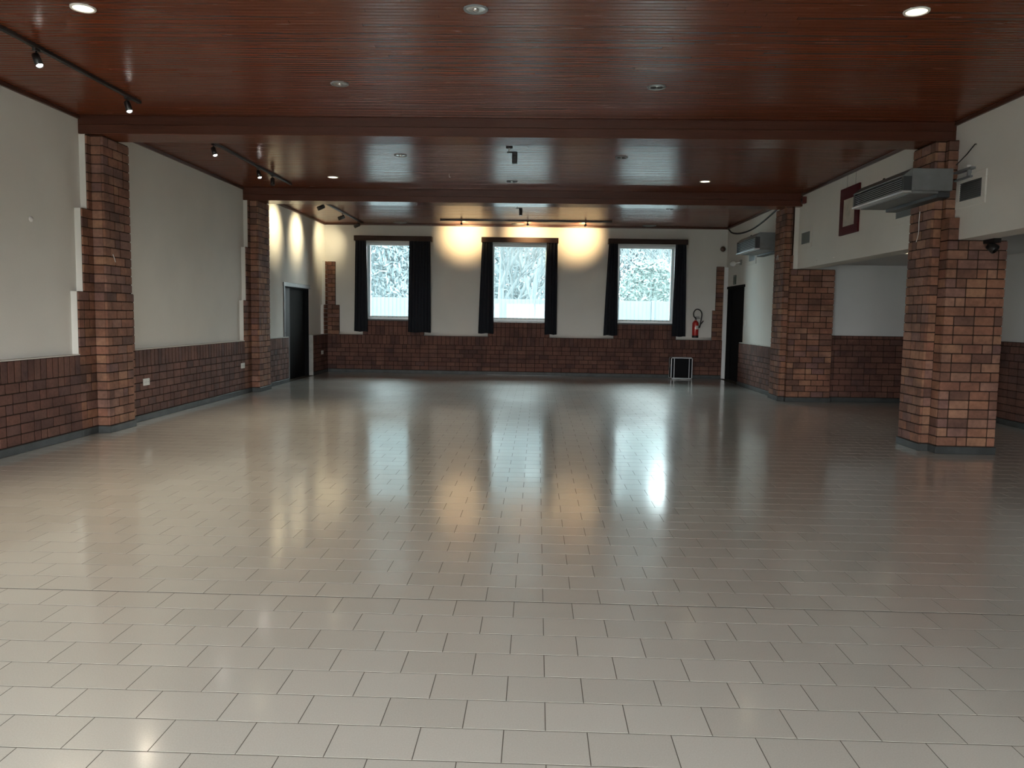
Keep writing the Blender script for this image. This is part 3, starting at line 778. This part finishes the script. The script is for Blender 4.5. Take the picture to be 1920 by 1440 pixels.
for x, xw, lab in ((-1.85, -1.86, 'lit halogen spot on the window track, between the broad-curtain window and the middle one'), (-.27, -.25, 'lit halogen spot on the window track, over the middle window'), (1.10, .98, 'lit halogen spot on the window track, near the extinguisher-side window')):
    spotlight((x, 19.25, za), (xw, YB, 3.55), lab, 'halogen spots above the windows', 'lamp_warm_hot', 150, 84, 1.0, HALO, .09, .026, .06)

# single spotlights fixed straight to the ceiling on the centre line
def ceiling_spot(x, y, label, drop=.1):
    t = thing('ceiling_spotlight', label, 'spotlight', (x, y, H), 'unlit spotlights')
    MB().lathe([(0, 0), (.045, 0), (.045, -.02), (0, -.02)], (x, y, H), 20).obj('base_plate', 'black_metal', t)
    MB().tube([(x, y, H-.015), (x, y, H-drop)], .009, 8).obj('stem', 'white_plastic', t)
    MB().cbox(x-.03, x+.09, y-.014, y+.014, H-drop-.012, H-drop+.006, .003).obj('arm', 'black_metal', t)
    MB().cbox(x+.04, x+.11, y-.05, y+.05, H-drop-.15, H-drop+.0, .008).obj('head', 'black_metal', t)
    MB().lathe([(0, 0), (.028, 0), (.03, .004)], (x+.075, y-.052, H-drop-.075), 16, (0, -1, 0)).obj('lens', 'dark_slot', t)
ceiling_spot(-.42, 10.98, 'black box spotlight hanging under the middle ceiling bay', .07)
ceiling_spot(-.46, 16.75, 'black box spotlight hanging under the window bay ceiling', .05)

# ================================================================== RECESSED DOWNLIGHTS
def downlight(x, y, lit, label, group, z=H, r=.088, watts=14, twin=False):
    t = thing('downlight', label, 'ceiling light', (x, y, z), group)
    MB().lathe([(r*.82, .0), (r*.84, -.007), (r, -.009), (r*1.04, -.004), (r*1.04, .004)], (x, y, z-.001), 32).obj('trim_ring', 'grey_metal' if not lit else 'white_plastic', t)
    if lit:
        MB().lathe([(r*.82, -.001), (r*.6, -.0035), (0, -.005)], (x, y, z-.0015), 32).obj('diffuser', 'lamp_warm', t)
        spot_lamp((x, y, z-.03), (x, y, 0), watts, 120, .8, WARM, t, .06)
    else:
        MB().lathe([(r*.82, -.002), (r*.62, -.004), (0, -.003)], (x, y, z-.001), 32).obj('reflector', 'reflector', t)
        if twin:
            for s in (-1, 1): MB().lathe([(0, -.012), (r*.28, -.01), (r*.32, -.004), (r*.32, 0)], (x+s*r*.36, y, z-.003), 16).obj('lamp', 'dark_slot', t)
        else: MB().lathe([(0, -.016), (r*.25, -.013), (r*.3, -.004), (r*.3, 0)], (x, y, z-.003), 16).obj('lamp', 'chrome', t)
    return t
downlight(-3.47, 6.15, True, 'lit round downlight in the nearer ceiling bay on the light-track side', 'lit downlights in the nearer bay')
downlight(2.73, 6.15, True, 'lit round downlight in the nearer ceiling bay on the fan-unit side', 'lit downlights in the nearer bay')
downlight(-3.69, 10.42, True, 'lit round downlight just behind the first beam on the light-track side', 'lit downlights behind the first beam')
downlight(2.91, 10.45, True, 'lit round downlight just behind the first beam on the fan-unit side', 'lit downlights behind the first beam')
downlight(-3.46, 13.52, True, 'lit round downlight just before the beam of the window bay on the light-track side', 'lit downlights before the second beam')
downlight(2.73, 13.56, True, 'lit round downlight just before the beam of the window bay on the fan-unit side', 'lit downlights before the second beam')
downlight(-.5, 6.14, False, 'unlit grey downlight of the nearer bay, on its centre line', 'unlit downlights')
downlight(-2.0, 8.09, False, 'unlit grey downlight of the nearer bay, single silver lamp, off the centre line', 'unlit downlights')
downlight(1.13, 8.13, False, 'unlit twin-lamp downlight of the nearer bay', 'unlit downlights', twin=True)
downlight(-.51, 10.56, False, 'unlit twin-lamp downlight behind the first beam', 'unlit downlights', twin=True)
downlight(-2.0, 11.63, False, 'unlit grey downlight of the middle bay, on the side of the lit track', 'unlit downlights')
downlight(1.15, 11.63, False, 'unlit twin-lamp downlight of the middle bay, in the window reflection', 'unlit downlights', twin=True)
downlight(-.47, 13.76, False, 'unlit downlight of the middle bay, just before the second beam', 'unlit downlights', twin=True)
downlight(1.2, 16.48, False, 'unlit small downlight of the window bay next to the second beam', 'unlit downlights', r=.07)
downlight(2.71, 17.0, False, 'unlit small downlight of the window bay on the fan unit side', 'unlit downlights', r=.07)
downlight(5.5, 12.3, True, 'small lit downlight in the low alcove ceiling', 'alcove downlights', z=ZA, r=.07, watts=4)
for x, y, lab in ((-3.45, 20.0, 'round ceiling vent over the window with one broad curtain'), (-.52, 20.05, 'round ceiling vent over the middle window'), (2.71, 20.05, 'round ceiling vent over the window by the fire extinguisher')):
    t = thing('ceiling_vent', lab, 'vent', (x, y, H), 'round ceiling vents')
    MB().lathe([(.17, .003), (.17, -.008), (.145, -.014), (.135, -.004)], (x, y, H-.002), 32).obj('rim', 'grey_plastic', t)
    for rr in (.115, .085, .055): MB().lathe([(rr+.012, -.004), (rr+.009, -.018), (rr-.006, -.02), (rr-.01, -.004)], (x, y, H-.002), 28).obj('ring', 'grey_plastic', t)
    MB().lathe([(0, -.02), (.03, -.018), (.032, -.004)], (x, y, H-.002), 20).obj('cone', 'grey_plastic', t)
for x, y, lab in ((-.17, 10.74, 'tiny ceiling hook behind the first beam'), (-1.46, 13.06, 'tiny ceiling hook before the second beam'), (2.07, 16.26, 'tiny ceiling hook in the window bay')):
    o = MB().tube([(x, y, H), (x, y, H-.05), (x+.012, y, H-.065), (x+.024, y, H-.05)], .003, 6).obj('ceiling_hook', 'white_plastic')
    tag(o, lab, 'hook', 'ceiling hooks')

# ================================================================== FAN UNITS
def fan_unit(x0, x1, ya, yb, z0, z1, label, near_dark):
    t = thing('fan_unit', label, 'fan unit', ((x0+x1)/2, (ya+yb)/2, z0), 'galvanised fan units')
    zc = z0+.03
    MB().cbox(x0+.10, x1, ya, yb, z0+.03, z1, .006).obj('casing', 'galv', t)
    # sloping hood over the grille
    h = MB(); n = 0
    prof = [(x0+.10, z1), (x0+.01, z1-.075), (x0+.01, z1-.085), (x0+.10, z1-.085)]
    for y in (ya, yb):
        for px, pz in prof: h.v.append((px, y, pz))
    h.f += [(0, 1, 2, 3), (4, 7, 6, 5)] + [(i, 4+i, 4+(i+1) % 4, (i+1) % 4) for i in range(4)]; h.sm += [0]*6
    h.obj('hood', 'galv', t)
    for y in (ya, yb-.05): MB().cbox(x0+.01, x0+.10, y, y+.05, z0+.03, z1-.085, .003).obj('cheek', 'galv_dark', t)
    MB().box(x0+.07, x0+.10, ya+.05, yb-.05, z0+.03, z1-.085).obj('grille_back', 'galv_dark', t)
    ns = 6
    for i in range(ns):
        z = z0+.04+(z1-.095-z0-.04)*(i+.5)/ns
        s = MB(); a = .022
        for y in (ya+.05, yb-.05):
            for dx, dz in ((-.02, -.008), (.025, .012), (.025, .015), (-.02, -.004)): s.v.append((x0+.035+dx, y, z+dz))
        s.f += [(0, 1, 2, 3), (4, 7, 6, 5)] + [(q, 4+q, 4+(q+1) % 4, (q+1) % 4) for q in range(4)]; s.sm += [0]*6
        s.obj('louvre', 'alu', t)
    MB().cbox(x0-.004, x0+.10, ya, yb, z0+.008, z0+.03, .003).obj('lower_lip', 'alu', t)
    MB().cbox(x0+.10, x1-.14, ya+.02, yb-.02, z0, z0+.03, .004).obj('tray', 'galv', t)
    MB().cbox(x1-.14, x1-.0, ya+.05, yb-.05, z0-.035, z0+.03, .004).obj('filter_box', 'galv_dark', t)
    MB().lathe([(0, 0), (.014, 0), (.018, .02), (.01, .035), (0, .036)], (x0+.16, ya+(yb-ya)*.62, z1), 12).obj('valve', 'dark_slot', t)
    return t
fan_unit(3.95, XRF, 9.0, 10.4, 2.90, 3.17, 'galvanised fan unit with louvred front on the free-standing brick pillar', True)
fan_unit(4.14, 4.70, 15.66, 17.1, 2.84, 3.17, 'galvanised fan unit with louvred front on the wall by the exit door', True)
t = thing('wall_bracket', 'grey steel bracket rails beside the free-standing pillar, above a vent', 'bracket', (XR, 9.2, 3.08), None)
MB().cbox(XR-.06, XR, 8.98, 9.34, 3.165, 3.19, .003).obj('rail', 'grey_metal', t)
MB().cbox(XR-.05, XR, 9.0, 9.34, 3.08, 3.10, .003).obj('rail', 'grey_metal', t)
MB().cbox(XR-.05, XR-.01, 9.04, 9.07, 3.10, 3.165, .003).obj('upright', 'grey_metal', t)
MB().cbox(XR-.055, XR-.01, 9.06, 9.13, 3.19, 3.22, .003).obj('plug', 'white_plastic', t)
o = MB().tube([(XR-.03, 9.34, 3.27), (XR-.02, 9.15, 3.35), (XR-.02, 9.05, 3.40), (XR-.015, 9.0, 3.43), (XR, 9.0, 3.43)], .006, 6).obj('wire_stub', 'rubber')
tag(o, 'short dark wire sticking out of the bulkhead above the bracket', 'wire')
r = random.Random(5); pts = [(XR-.02, 17.0-.16*i, 0) for i in range(1)]
cab = [(XR-.012, 20.30, 3.74), (XR-.015, 19.9, 3.60), (XR-.015, 19.3, 3.515), (XR-.015, 18.6, 3.48), (XR-.015, 17.9, 3.49), (XR-.015, 17.2, 3.55), (XR-.02, 16.6, 3.62), (XR-.03, 16.0, 3.70), (XR-.04, 15.7, 3.75)]
def smooth(P, k=5):
    P = [Vector(p) for p in P]; out = []
    for i in range(len(P)-1):
        a, b, c, d = P[max(i-1, 0)], P[i], P[i+1], P[min(i+2, len(P)-1)]
        for j in range(k):
            t = j/k; out.append(.5*((2*b)+(c-a)*t+(2*a-5*b+4*c-d)*t*t+(3*b-3*c+d-a)*t**3))
    return out+[P[-1]]
tag(MB().tube(smooth(cab), .018, 8).obj('cable', 'rubber'), 'thick dark cable sagging along the wall above the fan unit', 'cable')

# ================================================================== VENTS, PICTURE, SMALL FIXTURES ON THE BULKHEAD SIDE
def wall_vent(y0, y1, z0, z1, label):
    t = thing('wall_vent', label, 'vent', (XR, (y0+y1)/2, z0), 'square wall vents')
    w = .08
    f = MB().cbox(XR-.018, XR, y0-w, y1+w, z0-w, z0, .004).cbox(XR-.018, XR, y0-w, y1+w, z1, z1+w, .004).cbox(XR-.018, XR, y0-w, y0, z0, z1, .004).cbox(XR-.018, XR, y1, y1+w, z0, z1, .004)
    f.obj('vent_frame', 'plaster', t)
    MB().box(XR-.006, XR-.001, y0, y1, z0, z1).obj('backing', 'dark_slot', t)
    n = 9
    for i in range(n):
        z = z0+(z1-z0)*(i+.5)/n
        MB().box(XR-.014, XR-.006, y0, y1, z-.008, z+.008).obj('slat', 'vent_grille', t)
wall_vent(8.82, 9.26, 2.85, 3.05, 'square grey vent in the bulkhead under the bracket rails')
wall_vent(10.42, 10.86, 2.85, 3.05, 'square grey vent in the bulkhead half hidden below the fan unit')
wall_vent(14.21, 14.65, 2.85, 3.05, 'square grey vent in the bulkhead beside the red-framed picture')
wall_vent(17.72, 18.2, 2.79, 2.99, 'small grey vent on the wall below the fan unit by the exit door')
t = thing('framed_picture', 'beige print in a broad dark red frame on the bulkhead', 'picture', (XR, 12.48, 2.82))
y0, y1, z0, z1 = 12.10, 12.83, 2.82, 3.53; w = .125
f = MB().cbox(XR-.03, XR, y0, y1, z0, z0+w, .004).cbox(XR-.03, XR, y0, y1, z1-w-.05, z1, .004).cbox(XR-.03, XR, y0, y0+w+.02, z0+w, z1-w-.05, .004).cbox(XR-.03, XR, y1-w, y1, z0+w, z1-w-.05, .004)
f.obj('picture_frame', 'red_frame', t)
MB().box(XR-.018, XR-.004, y0+w, y1-w, z0+w, z1-w-.05).obj('print', 'print', t)
for y in (y0+.2, y1-.2): MB().tube([(XR-.006, y, z1), (XR-.006, y, H-.04)], .002, 5).obj('wire', 'grey_metal', t)
t = thing('alarm_box', 'small dark red box high on the bulkhead near the beam', 'alarm', (XR, 14.55, 3.6))
MB().cbox(XR-.07, XR, 14.50, 14.62, 3.56, 3.68, .008).obj('housing', 'dark_red', t)
MB().lathe([(0, .012), (.03, .01), (.035, 0)], (XR-.07, 14.56, 3.62), 16, (-1, 0, 0)).obj('sounder', 'dark_slot', t)
t = thing('wall_sounder', 'small brown oval sounder high in the corner of the end wall', 'alarm', (4.60, YB, 3.24))
MB().lathe([(0, .05), (.04, .045), (.065, .02), (.07, 0)], (4.60, YB-.001, 3.24), 20, (0, -1, 0)).obj('dome', 'brown_plastic', t)
MB().lathe([(.085, 0), (.085, .014), (.0, .016)], (4.60, YB, 3.24), 20, (0, -1, 0)).obj('base_plate', 'white_plastic', t)
t = thing('emergency_light', 'white cylindrical emergency light on a short arm above the exit door', 'light', (XR, 19.1, 2.79))
MB().cbox(XR-.03, XR, 18.86, 18.98, 2.76, 2.88, .006).obj('bracket', 'grey_plastic', t)
MB().tube([(XR-.03, 18.92, 2.82), (XR-.13, 18.95, 2.80)], .018, 10).obj('arm', 'white_plastic', t)
MB().lathe([(0, -.16), (.05, -.155), (.062, -.13), (.062, .13), (.05, .155), (0, .16)], (XR-.17, 19.05, 2.79), 20, (.15, 1, 0)).obj('cylinder', 'white_plastic', t)
MB().lathe([(.064, -.03), (.066, -.028), (.066, .028), (.064, .03)], (XR-.17, 19.05, 2.79), 20, (.15, 1, 0)).obj('band', 'chrome', t)
t = thing('exit_sign', 'small dull green plate sign above the black exit door', 'sign', (XR, 19.45, 2.32))
MB().cbox(XR-.02, XR, 19.34, 19.56, 2.33, 2.55, .003).obj('plate', 'sign_green', t)
MB().box(XR-.0212, XR-.0198, 19.36, 19.54, 2.35, 2.365).box(XR-.0212, XR-.0198, 19.36, 19.54, 2.515, 2.53).obj('border', 'grey_plastic', t)
t = thing('light_switch', 'white rocker switch on the wall beside the black exit door', 'switch', (XR, 18.4, 1.4))
MB().cbox(XR-.014, XR, 18.30, 18.40, 1.34, 1.48, .003).obj('plate', 'white_plastic', t)
for z in (1.36, 1.415): MB().cbox(XR-.02, XR-.013, 18.315, 18.385, z, z+.05, .003).obj('rocker', 'white_plastic', t)

# sockets in the brick wainscot
def socket(y, label):
    t = thing('wall_socket', label, 'socket', (XLB, y, .52), 'double sockets in the brick wainscot')
    MB().cbox(XLB, XLB+.014, y-.085, y+.085, .475, .57, .004).obj('plate', 'white_plastic', t)
    for s in (-1, 1):
        u = MB().lathe([(.03, .0), (.027, -.006), (0, -.006)], (XLB+.0155, y+s*.04, .5225), 16, (1, 0, 0)).obj('outlet', 'grey_plastic', t)
        for q in (-1, 1): MB().lathe([(0, .001), (.004, .001), (.004, 0)], (XLB+.0145, y+s*.04+q*.009, .5225), 8, (1, 0, 0)).obj('pin_hole', 'dark_slot', u)
socket(10.74, 'white double socket in the wainscot just past the pillar with the wire')
socket(14.34, 'white double socket in the wainscot just before the pillar by the double door')
socket(19.73, 'white double socket in the wainscot beyond the double door')
# little wires and pegs
tag(MB().tube([(XLF+.004, 9.68, 2.17), (XLF+.012, 9.70, 2.12), (XLF+.004, 9.735, 2.08)], .005, 6).obj('wire_hook', 'white_plastic'), 'short white wire on the face of the stepped pillar between bare panels', 'wire')
tag(MB().tube(smooth([(XRF-.004, 9.72, 2.80), (XRF-.006, 9.725, 2.68), (XRF-.006, 9.72, 2.55), (XRF-.004, 9.77, 2.45)]), .004, 6).obj('wire_hook', 'white_plastic'), 'thin pale wire hanging below the fan unit on the broad pillar', 'wire')
tag(MB().tube([(XRF-.004, 15.36, 2.62), (XRF-.008, 15.34, 2.70), (XRF-.008, 15.28, 2.71), (XRF-.004, 15.27, 2.62)], .004, 6).obj('wire_hook', 'white_plastic'), 'small bent pale wire on the pillar at the alcove end wall', 'wire')
for y, lab in ((13.83, 'tiny white peg low on the bulkhead under the square vent side'), (13.05, 'tiny white peg low on the bulkhead under the red-framed picture side')):
    tag(MB().lathe([(0, .02), (.012, .018), (.016, 0)], (XR, y, 2.51), 12, (-1, 0, 0)).obj('wall_peg', 'white_plastic'), lab, 'peg', 'white pegs on the bulkhead')
tag(MB().lathe([(0, .02), (.025, .016), (.032, 0)], (XL, 8.5, 2.45), 16, (1, 0, 0)).obj('wall_button', 'white_plastic'), 'small round white button on the bare plaster of the nearer wall panel', 'button')
t = thing('bracket_lamp', 'dark bracket lamp tucked under the bulkhead beside the free-standing pillar', 'lamp', (5.0, 9.1, 2.35))
MB().cbox(4.98, 5.06, 9.02, 9.24, ZB-.045, ZB-.001, .004).obj('mount', 'black_metal', t)
MB().lathe([(0, -.05), (.045, -.045), (.055, .04), (.05, .05)], (5.03, 9.14, ZB-.09), 16, (.5, -.6, -.6)).obj('head', 'black_metal', t)

# ================================================================== FIRE EXTINGUISHER
ex_, ey = 3.975, YB-.10
t = thing('fire_extinguisher', 'red fire extinguisher with looped black hose hung on the end wall', 'extinguisher', (ex_, ey, 1.03))
MB().lathe([(0, 0), (.06, 0), (.072, .012), (.078, .03), (.078, .34), (.072, .375), (.05, .405), (.028, .42), (.022, .44)], (ex_-.01, ey, 1.03), 28).obj('cylinder', 'ext_red', t)
MB().lathe([(.081, 0), (.081, .05), (.076, .055), (.076, -.005)], (ex_-.01, ey, 1.028), 28).obj('foot_ring', 'rubber', t)
MB().lathe([(.024, .43), (.024, .47), (.016, .48), (0, .482)], (ex_-.01, ey, 1.03), 18).obj('valve', 'chrome', t)
MB().cbox(ex_-.02, ex_+.10, ey-.012, ey+.012, 1.50, 1.515, .003).obj('handle', 'rubber', t)
MB().cbox(ex_-.02, ex_+.085, ey-.011, ey+.011, 1.535, 1.548, .003).obj('lever', 'rubber', t)
hose = [(ex_-.01, ey-.01, 1.51), (ex_-.06, ey-.015, 1.56), (ex_-.065, ey-.02, 1.66), (ex_+.0, ey-.02, 1.735), (ex_+.09, ey-.02, 1.71), (ex_+.135, ey-.02, 1.62), (ex_+.125, ey-.02, 1.50), (ex_+.11, ey-.02, 1.40), (ex_+.10, ey-.02, 1.32)]
MB().tube(smooth(hose), .014, 10).obj('hose', 'rubber', t)
MB().tube([(ex_+.08, ey-.02, 1.27), (ex_+.11, ey-.02, 1.36), (ex_+.18, ey-.02, 1.45)], [.022, .014, .012], 10).obj('nozzle', 'rubber', t)
lb = MB(); n = 8
for i in range(n+1):
    g = math.radians(-95+i*75/n)
    for z in (1.235, 1.325): lb.v.append((ex_-.01+.0792*math.cos(g), ey+.0792*math.sin(g), z))
for i in range(n): lb.f.append((2*i, 2*i+2, 2*i+3, 2*i+1)); lb.sm.append(1)
lb.obj('label_sticker', 'paper_label', t)
MB().cbox(ex_-.04, ex_+.02, ey+.07, YB-.001, 1.30, 1.40, .004).obj('wall_hook', 'grey_metal', t)

# ================================================================== FLIGHT CASE
cx0, cx1, cy0, cy1, cz = 3.33, 3.865, 19.93, 20.22, .535
t = thing('flight_case', 'black flight case with aluminium edging standing against the wainscot', 'case', ((cx0+cx1)/2, (cy0+cy1)/2, 0))
e = .022
MB().box(cx0+.006, cx1-.006, cy0+.006, cy1-.006, .006, cz-.006).obj('body', 'case_black', t)
for x in (cx0, cx1-e):
    for y in (cy0, cy1-e): MB().cbox(x, x+e, y, y+e, .006, cz, .003).obj('edge_profile', 'alu', t)
for z in (.006, cz-e):
    for y in (cy0, cy1-e): MB().cbox(cx0+e, cx1-e, y, y+e, z, z+e, .003).obj('edge_profile', 'alu', t)
    for x in (cx0, cx1-e): MB().cbox(x, x+e, cy0+e, cy1-e, z, z+e, .003).obj('edge_profile', 'alu', t)
for x in (cx0+.075, cx1-.075-e*.7): MB().cbox(x, x+e*.7, cy0+.001, cy0+.012, .03, cz-.03, .002).obj('front_profile', 'alu', t)
for x in (cx0-.002, cx1-.028):
    for z in (.0, cz-.028): MB().cbox(x, x+.03, cy0-.004, cy0+.026, z, z+.03, .007).obj('corner_cap', 'chrome', t)
MB().cbox(cx0+.12, cx1-.12, cy0+.002, cy0+.010, .05, cz-.06, .002).obj('front_panel', 'case_black', t)
for x in (cx0-.006, cx1-.0): MB().cbox(x, x+.008, cy0+.09, cy0+.2, .28, .36, .002).obj('handle', 'chrome', t)

tag(MB().cbox(-1.25, .62, YBB-.075, YBB-.03, .0, .008, .002).obj('floor_strip', 'galv'), 'thin pale metal strip on the floor at the foot of the end wall', 'strip')

# ================================================================== OUTSIDE
bounce_ground = MB().box(-60, 60, YB+.3, 120, -.15, -.05).box(-60, 60, -60, YR-.25, -.15, -.05).obj('ground_outside', 'bounce_ground')  # unseen ground, kept pale to throw daylight up through the windows
tag(bounce_ground, 'unseen ground outside the windows, made pale to bounce daylight in', 'ground', kind='structure')
FY, FH = 28.0, 2.08
ft = thing('garden_wall', 'pale concrete panel wall outside the windows', 'garden wall', (0, FY, -.05))
x = -12.0
while x < 12:
    MB().cbox(x-.06, x+.06, FY-.07, FY+.07, -.06, FH+.02, .01).obj('post', 'fence', ft)
    for z0, z1 in ((-.05, .66), (.66, 1.37), (1.37, FH)): MB().cbox(x+.06, x+1.94, FY-.025, FY+.025, z0+.003, z1-.003, .006).obj('panel', 'fence', ft)
    x += 2
def bare_tree(x, y, hgt, seed, label):
    r = random.Random(seed); b = MB(); tr = MB()
    t = thing('bare_tree', label, 'tree', (x, y, -.05), 'bare trees behind the garden wall')
    def grow(mb, p, d, L, rad, lev):
        pts = [p]; q = p.copy(); dd = d.copy(); n = 4
        for i in range(n):
            dd = (dd + Vector((r.gauss(0, .12), r.gauss(0, .12), r.gauss(.04, .06)))).normalized(); q = q+dd*L/n; pts.append(q.copy())
        mb.tube(pts, [rad*(1-.45*i/n) for i in range(n+1)], 6 if lev < 2 else 4, cap=False)
        if lev >= 4: return
        k = (6, 5, 4, 4)[lev]
        for i in range(k):
            s = r.uniform(.35, 1); j = min(n-1, int(s*n)); bp = pts[j].lerp(pts[j+1], s*n-j if s < 1 else 1)
            a = r.uniform(0, 6.283); sp = r.uniform(.45, .95)
            nd = (dd + Vector((math.cos(a), math.sin(a), r.uniform(.0, .4)))*sp).normalized()
            grow(b, bp, nd, L*r.uniform(.45, .7), rad*.5, lev+1)
    grow(tr, Vector((x, y, -.1)), Vector((0, 0, 1)), hgt*.55, hgt*.020, 0)
    tr.obj('trunk', 'bark', t); o = b.obj('branches', 'bark', t); o['kind'] = 'stuff'
TREES = [(-8.2, 33, 8, 'bare tree seen through the broad-curtain window'), (-6.2, 42, 8.5, 'slender bare tree farther off in the broad-curtain window'), (-1.7, 33, 8, 'bare tree with a leaning trunk in the middle window'), (-.8, 42, 9, 'bare tree behind another in the middle window'),
         (-1.6, 49, 8, 'tallest bare tree far off in the middle window'), (3.2, 31.2, 7.5, 'bare tree in front of the evergreen'), (7.6, 44, 9, 'bare tree farther off past the evergreen')]
for i, (x, y, h, lab) in enumerate(TREES): bare_tree(x, y, h, 20+i, lab)
def evergreen(x, y, rx, hgt, seed, label):
    t = thing('evergreen_tree', label, 'tree', (x, y, -.05), 'evergreens behind the garden wall'); r = random.Random(seed)
    MB().tube([(x, y, -.1), (x, y, hgt*.8)], [.16, .05], 8).obj('trunk', 'bark', t)
    b = MB()
    for i in range(5200):
        u = r.random(); a = r.uniform(0, 6.283); z = .25+u*(hgt-.25); w = rx*math.sqrt(max(.02, 1-((u-.4)/.62)**2))*(.8+.2*math.sin(3*a+5*u))
        q = w*r.random()**.35; c = Vector((x+q*math.cos(a), y+q*math.sin(a), z))
        d1 = Vector((r.gauss(0, 1), r.gauss(0, 1), r.gauss(0, 1))).normalized(); d2 = d1.orthogonal().normalized(); s = r.uniform(.07, .16)
        n = len(b.v); b.v += [tuple(c-d1*s), tuple(c+d2*s*.4), tuple(c+d1*s), tuple(c-d2*s*.4)]; b.f.append((n, n+1, n+2, n+3)); b.sm.append(0)
    o = b.obj('foliage', 'leaf', t); o['kind'] = 'stuff'
def sky_block_tree(x, y, rx, hgt, seed, label):  # added trees: block low sky, dimming window view and floor reflections
    t = thing('sky_block_tree', label, 'tree', (x, y, -.05), 'added trees that block the low sky'); r = random.Random(seed)
    MB().tube([(x, y, -.1), (x, y, hgt*.85)], [.22, .05], 8).obj('trunk', 'bark', t)
    b = MB()
    for i in range(9000):
        u = r.random(); a = r.uniform(0, 6.283); z = .3+u*(hgt-.3); w = rx*min(1, .55+2*u)*math.sqrt(max(.03, 1-max(0, (u-.45)/.6)**2))*(.85+.15*math.sin(4*a+7*u))
        q = w*r.random()**.5; c = Vector((x+q*math.cos(a), y+q*math.sin(a)*.8, z))
        d1 = Vector((r.gauss(0, .6), r.gauss(0, .6), r.gauss(0, 1))).normalized(); d2 = d1.orthogonal().normalized(); k = r.uniform(.12, .30)
        n = len(b.v); b.v += [tuple(c-d1*k), tuple(c+d2*k*.3), tuple(c+d1*k), tuple(c-d2*k*.3)]; b.f.append((n, n+1, n+2, n+3)); b.sm.append(0)
    o = b.obj('foliage', 'woodland', t); o['kind'] = 'stuff'
for i in range(12):
    sky_block_tree(-14.6+2.35*i+.3*math.sin(5*i), 55+6*(i % 3), 1.95, 15.5-.5*(i % 3) if i < 8 else (14.2, 13.0, 11.5, 10.5)[i-8], 60+i, 'added leafy tree in the far row blocking the low sky')
sky_block_tree(-8.65, 49, 1.7, 12.5, 90, 'slim added tree closing a sky gap before the far row')  # added to close a bright sky gap in the floor reflection
evergreen(5.0, 35, 1.9, 3.95, 3, 'rounded evergreen tree behind the garden wall, seen through the extinguisher-side window')
evergreen(3.2, 48, 2.2, 4.0, 4, 'low evergreen far behind the garden wall between two windows')
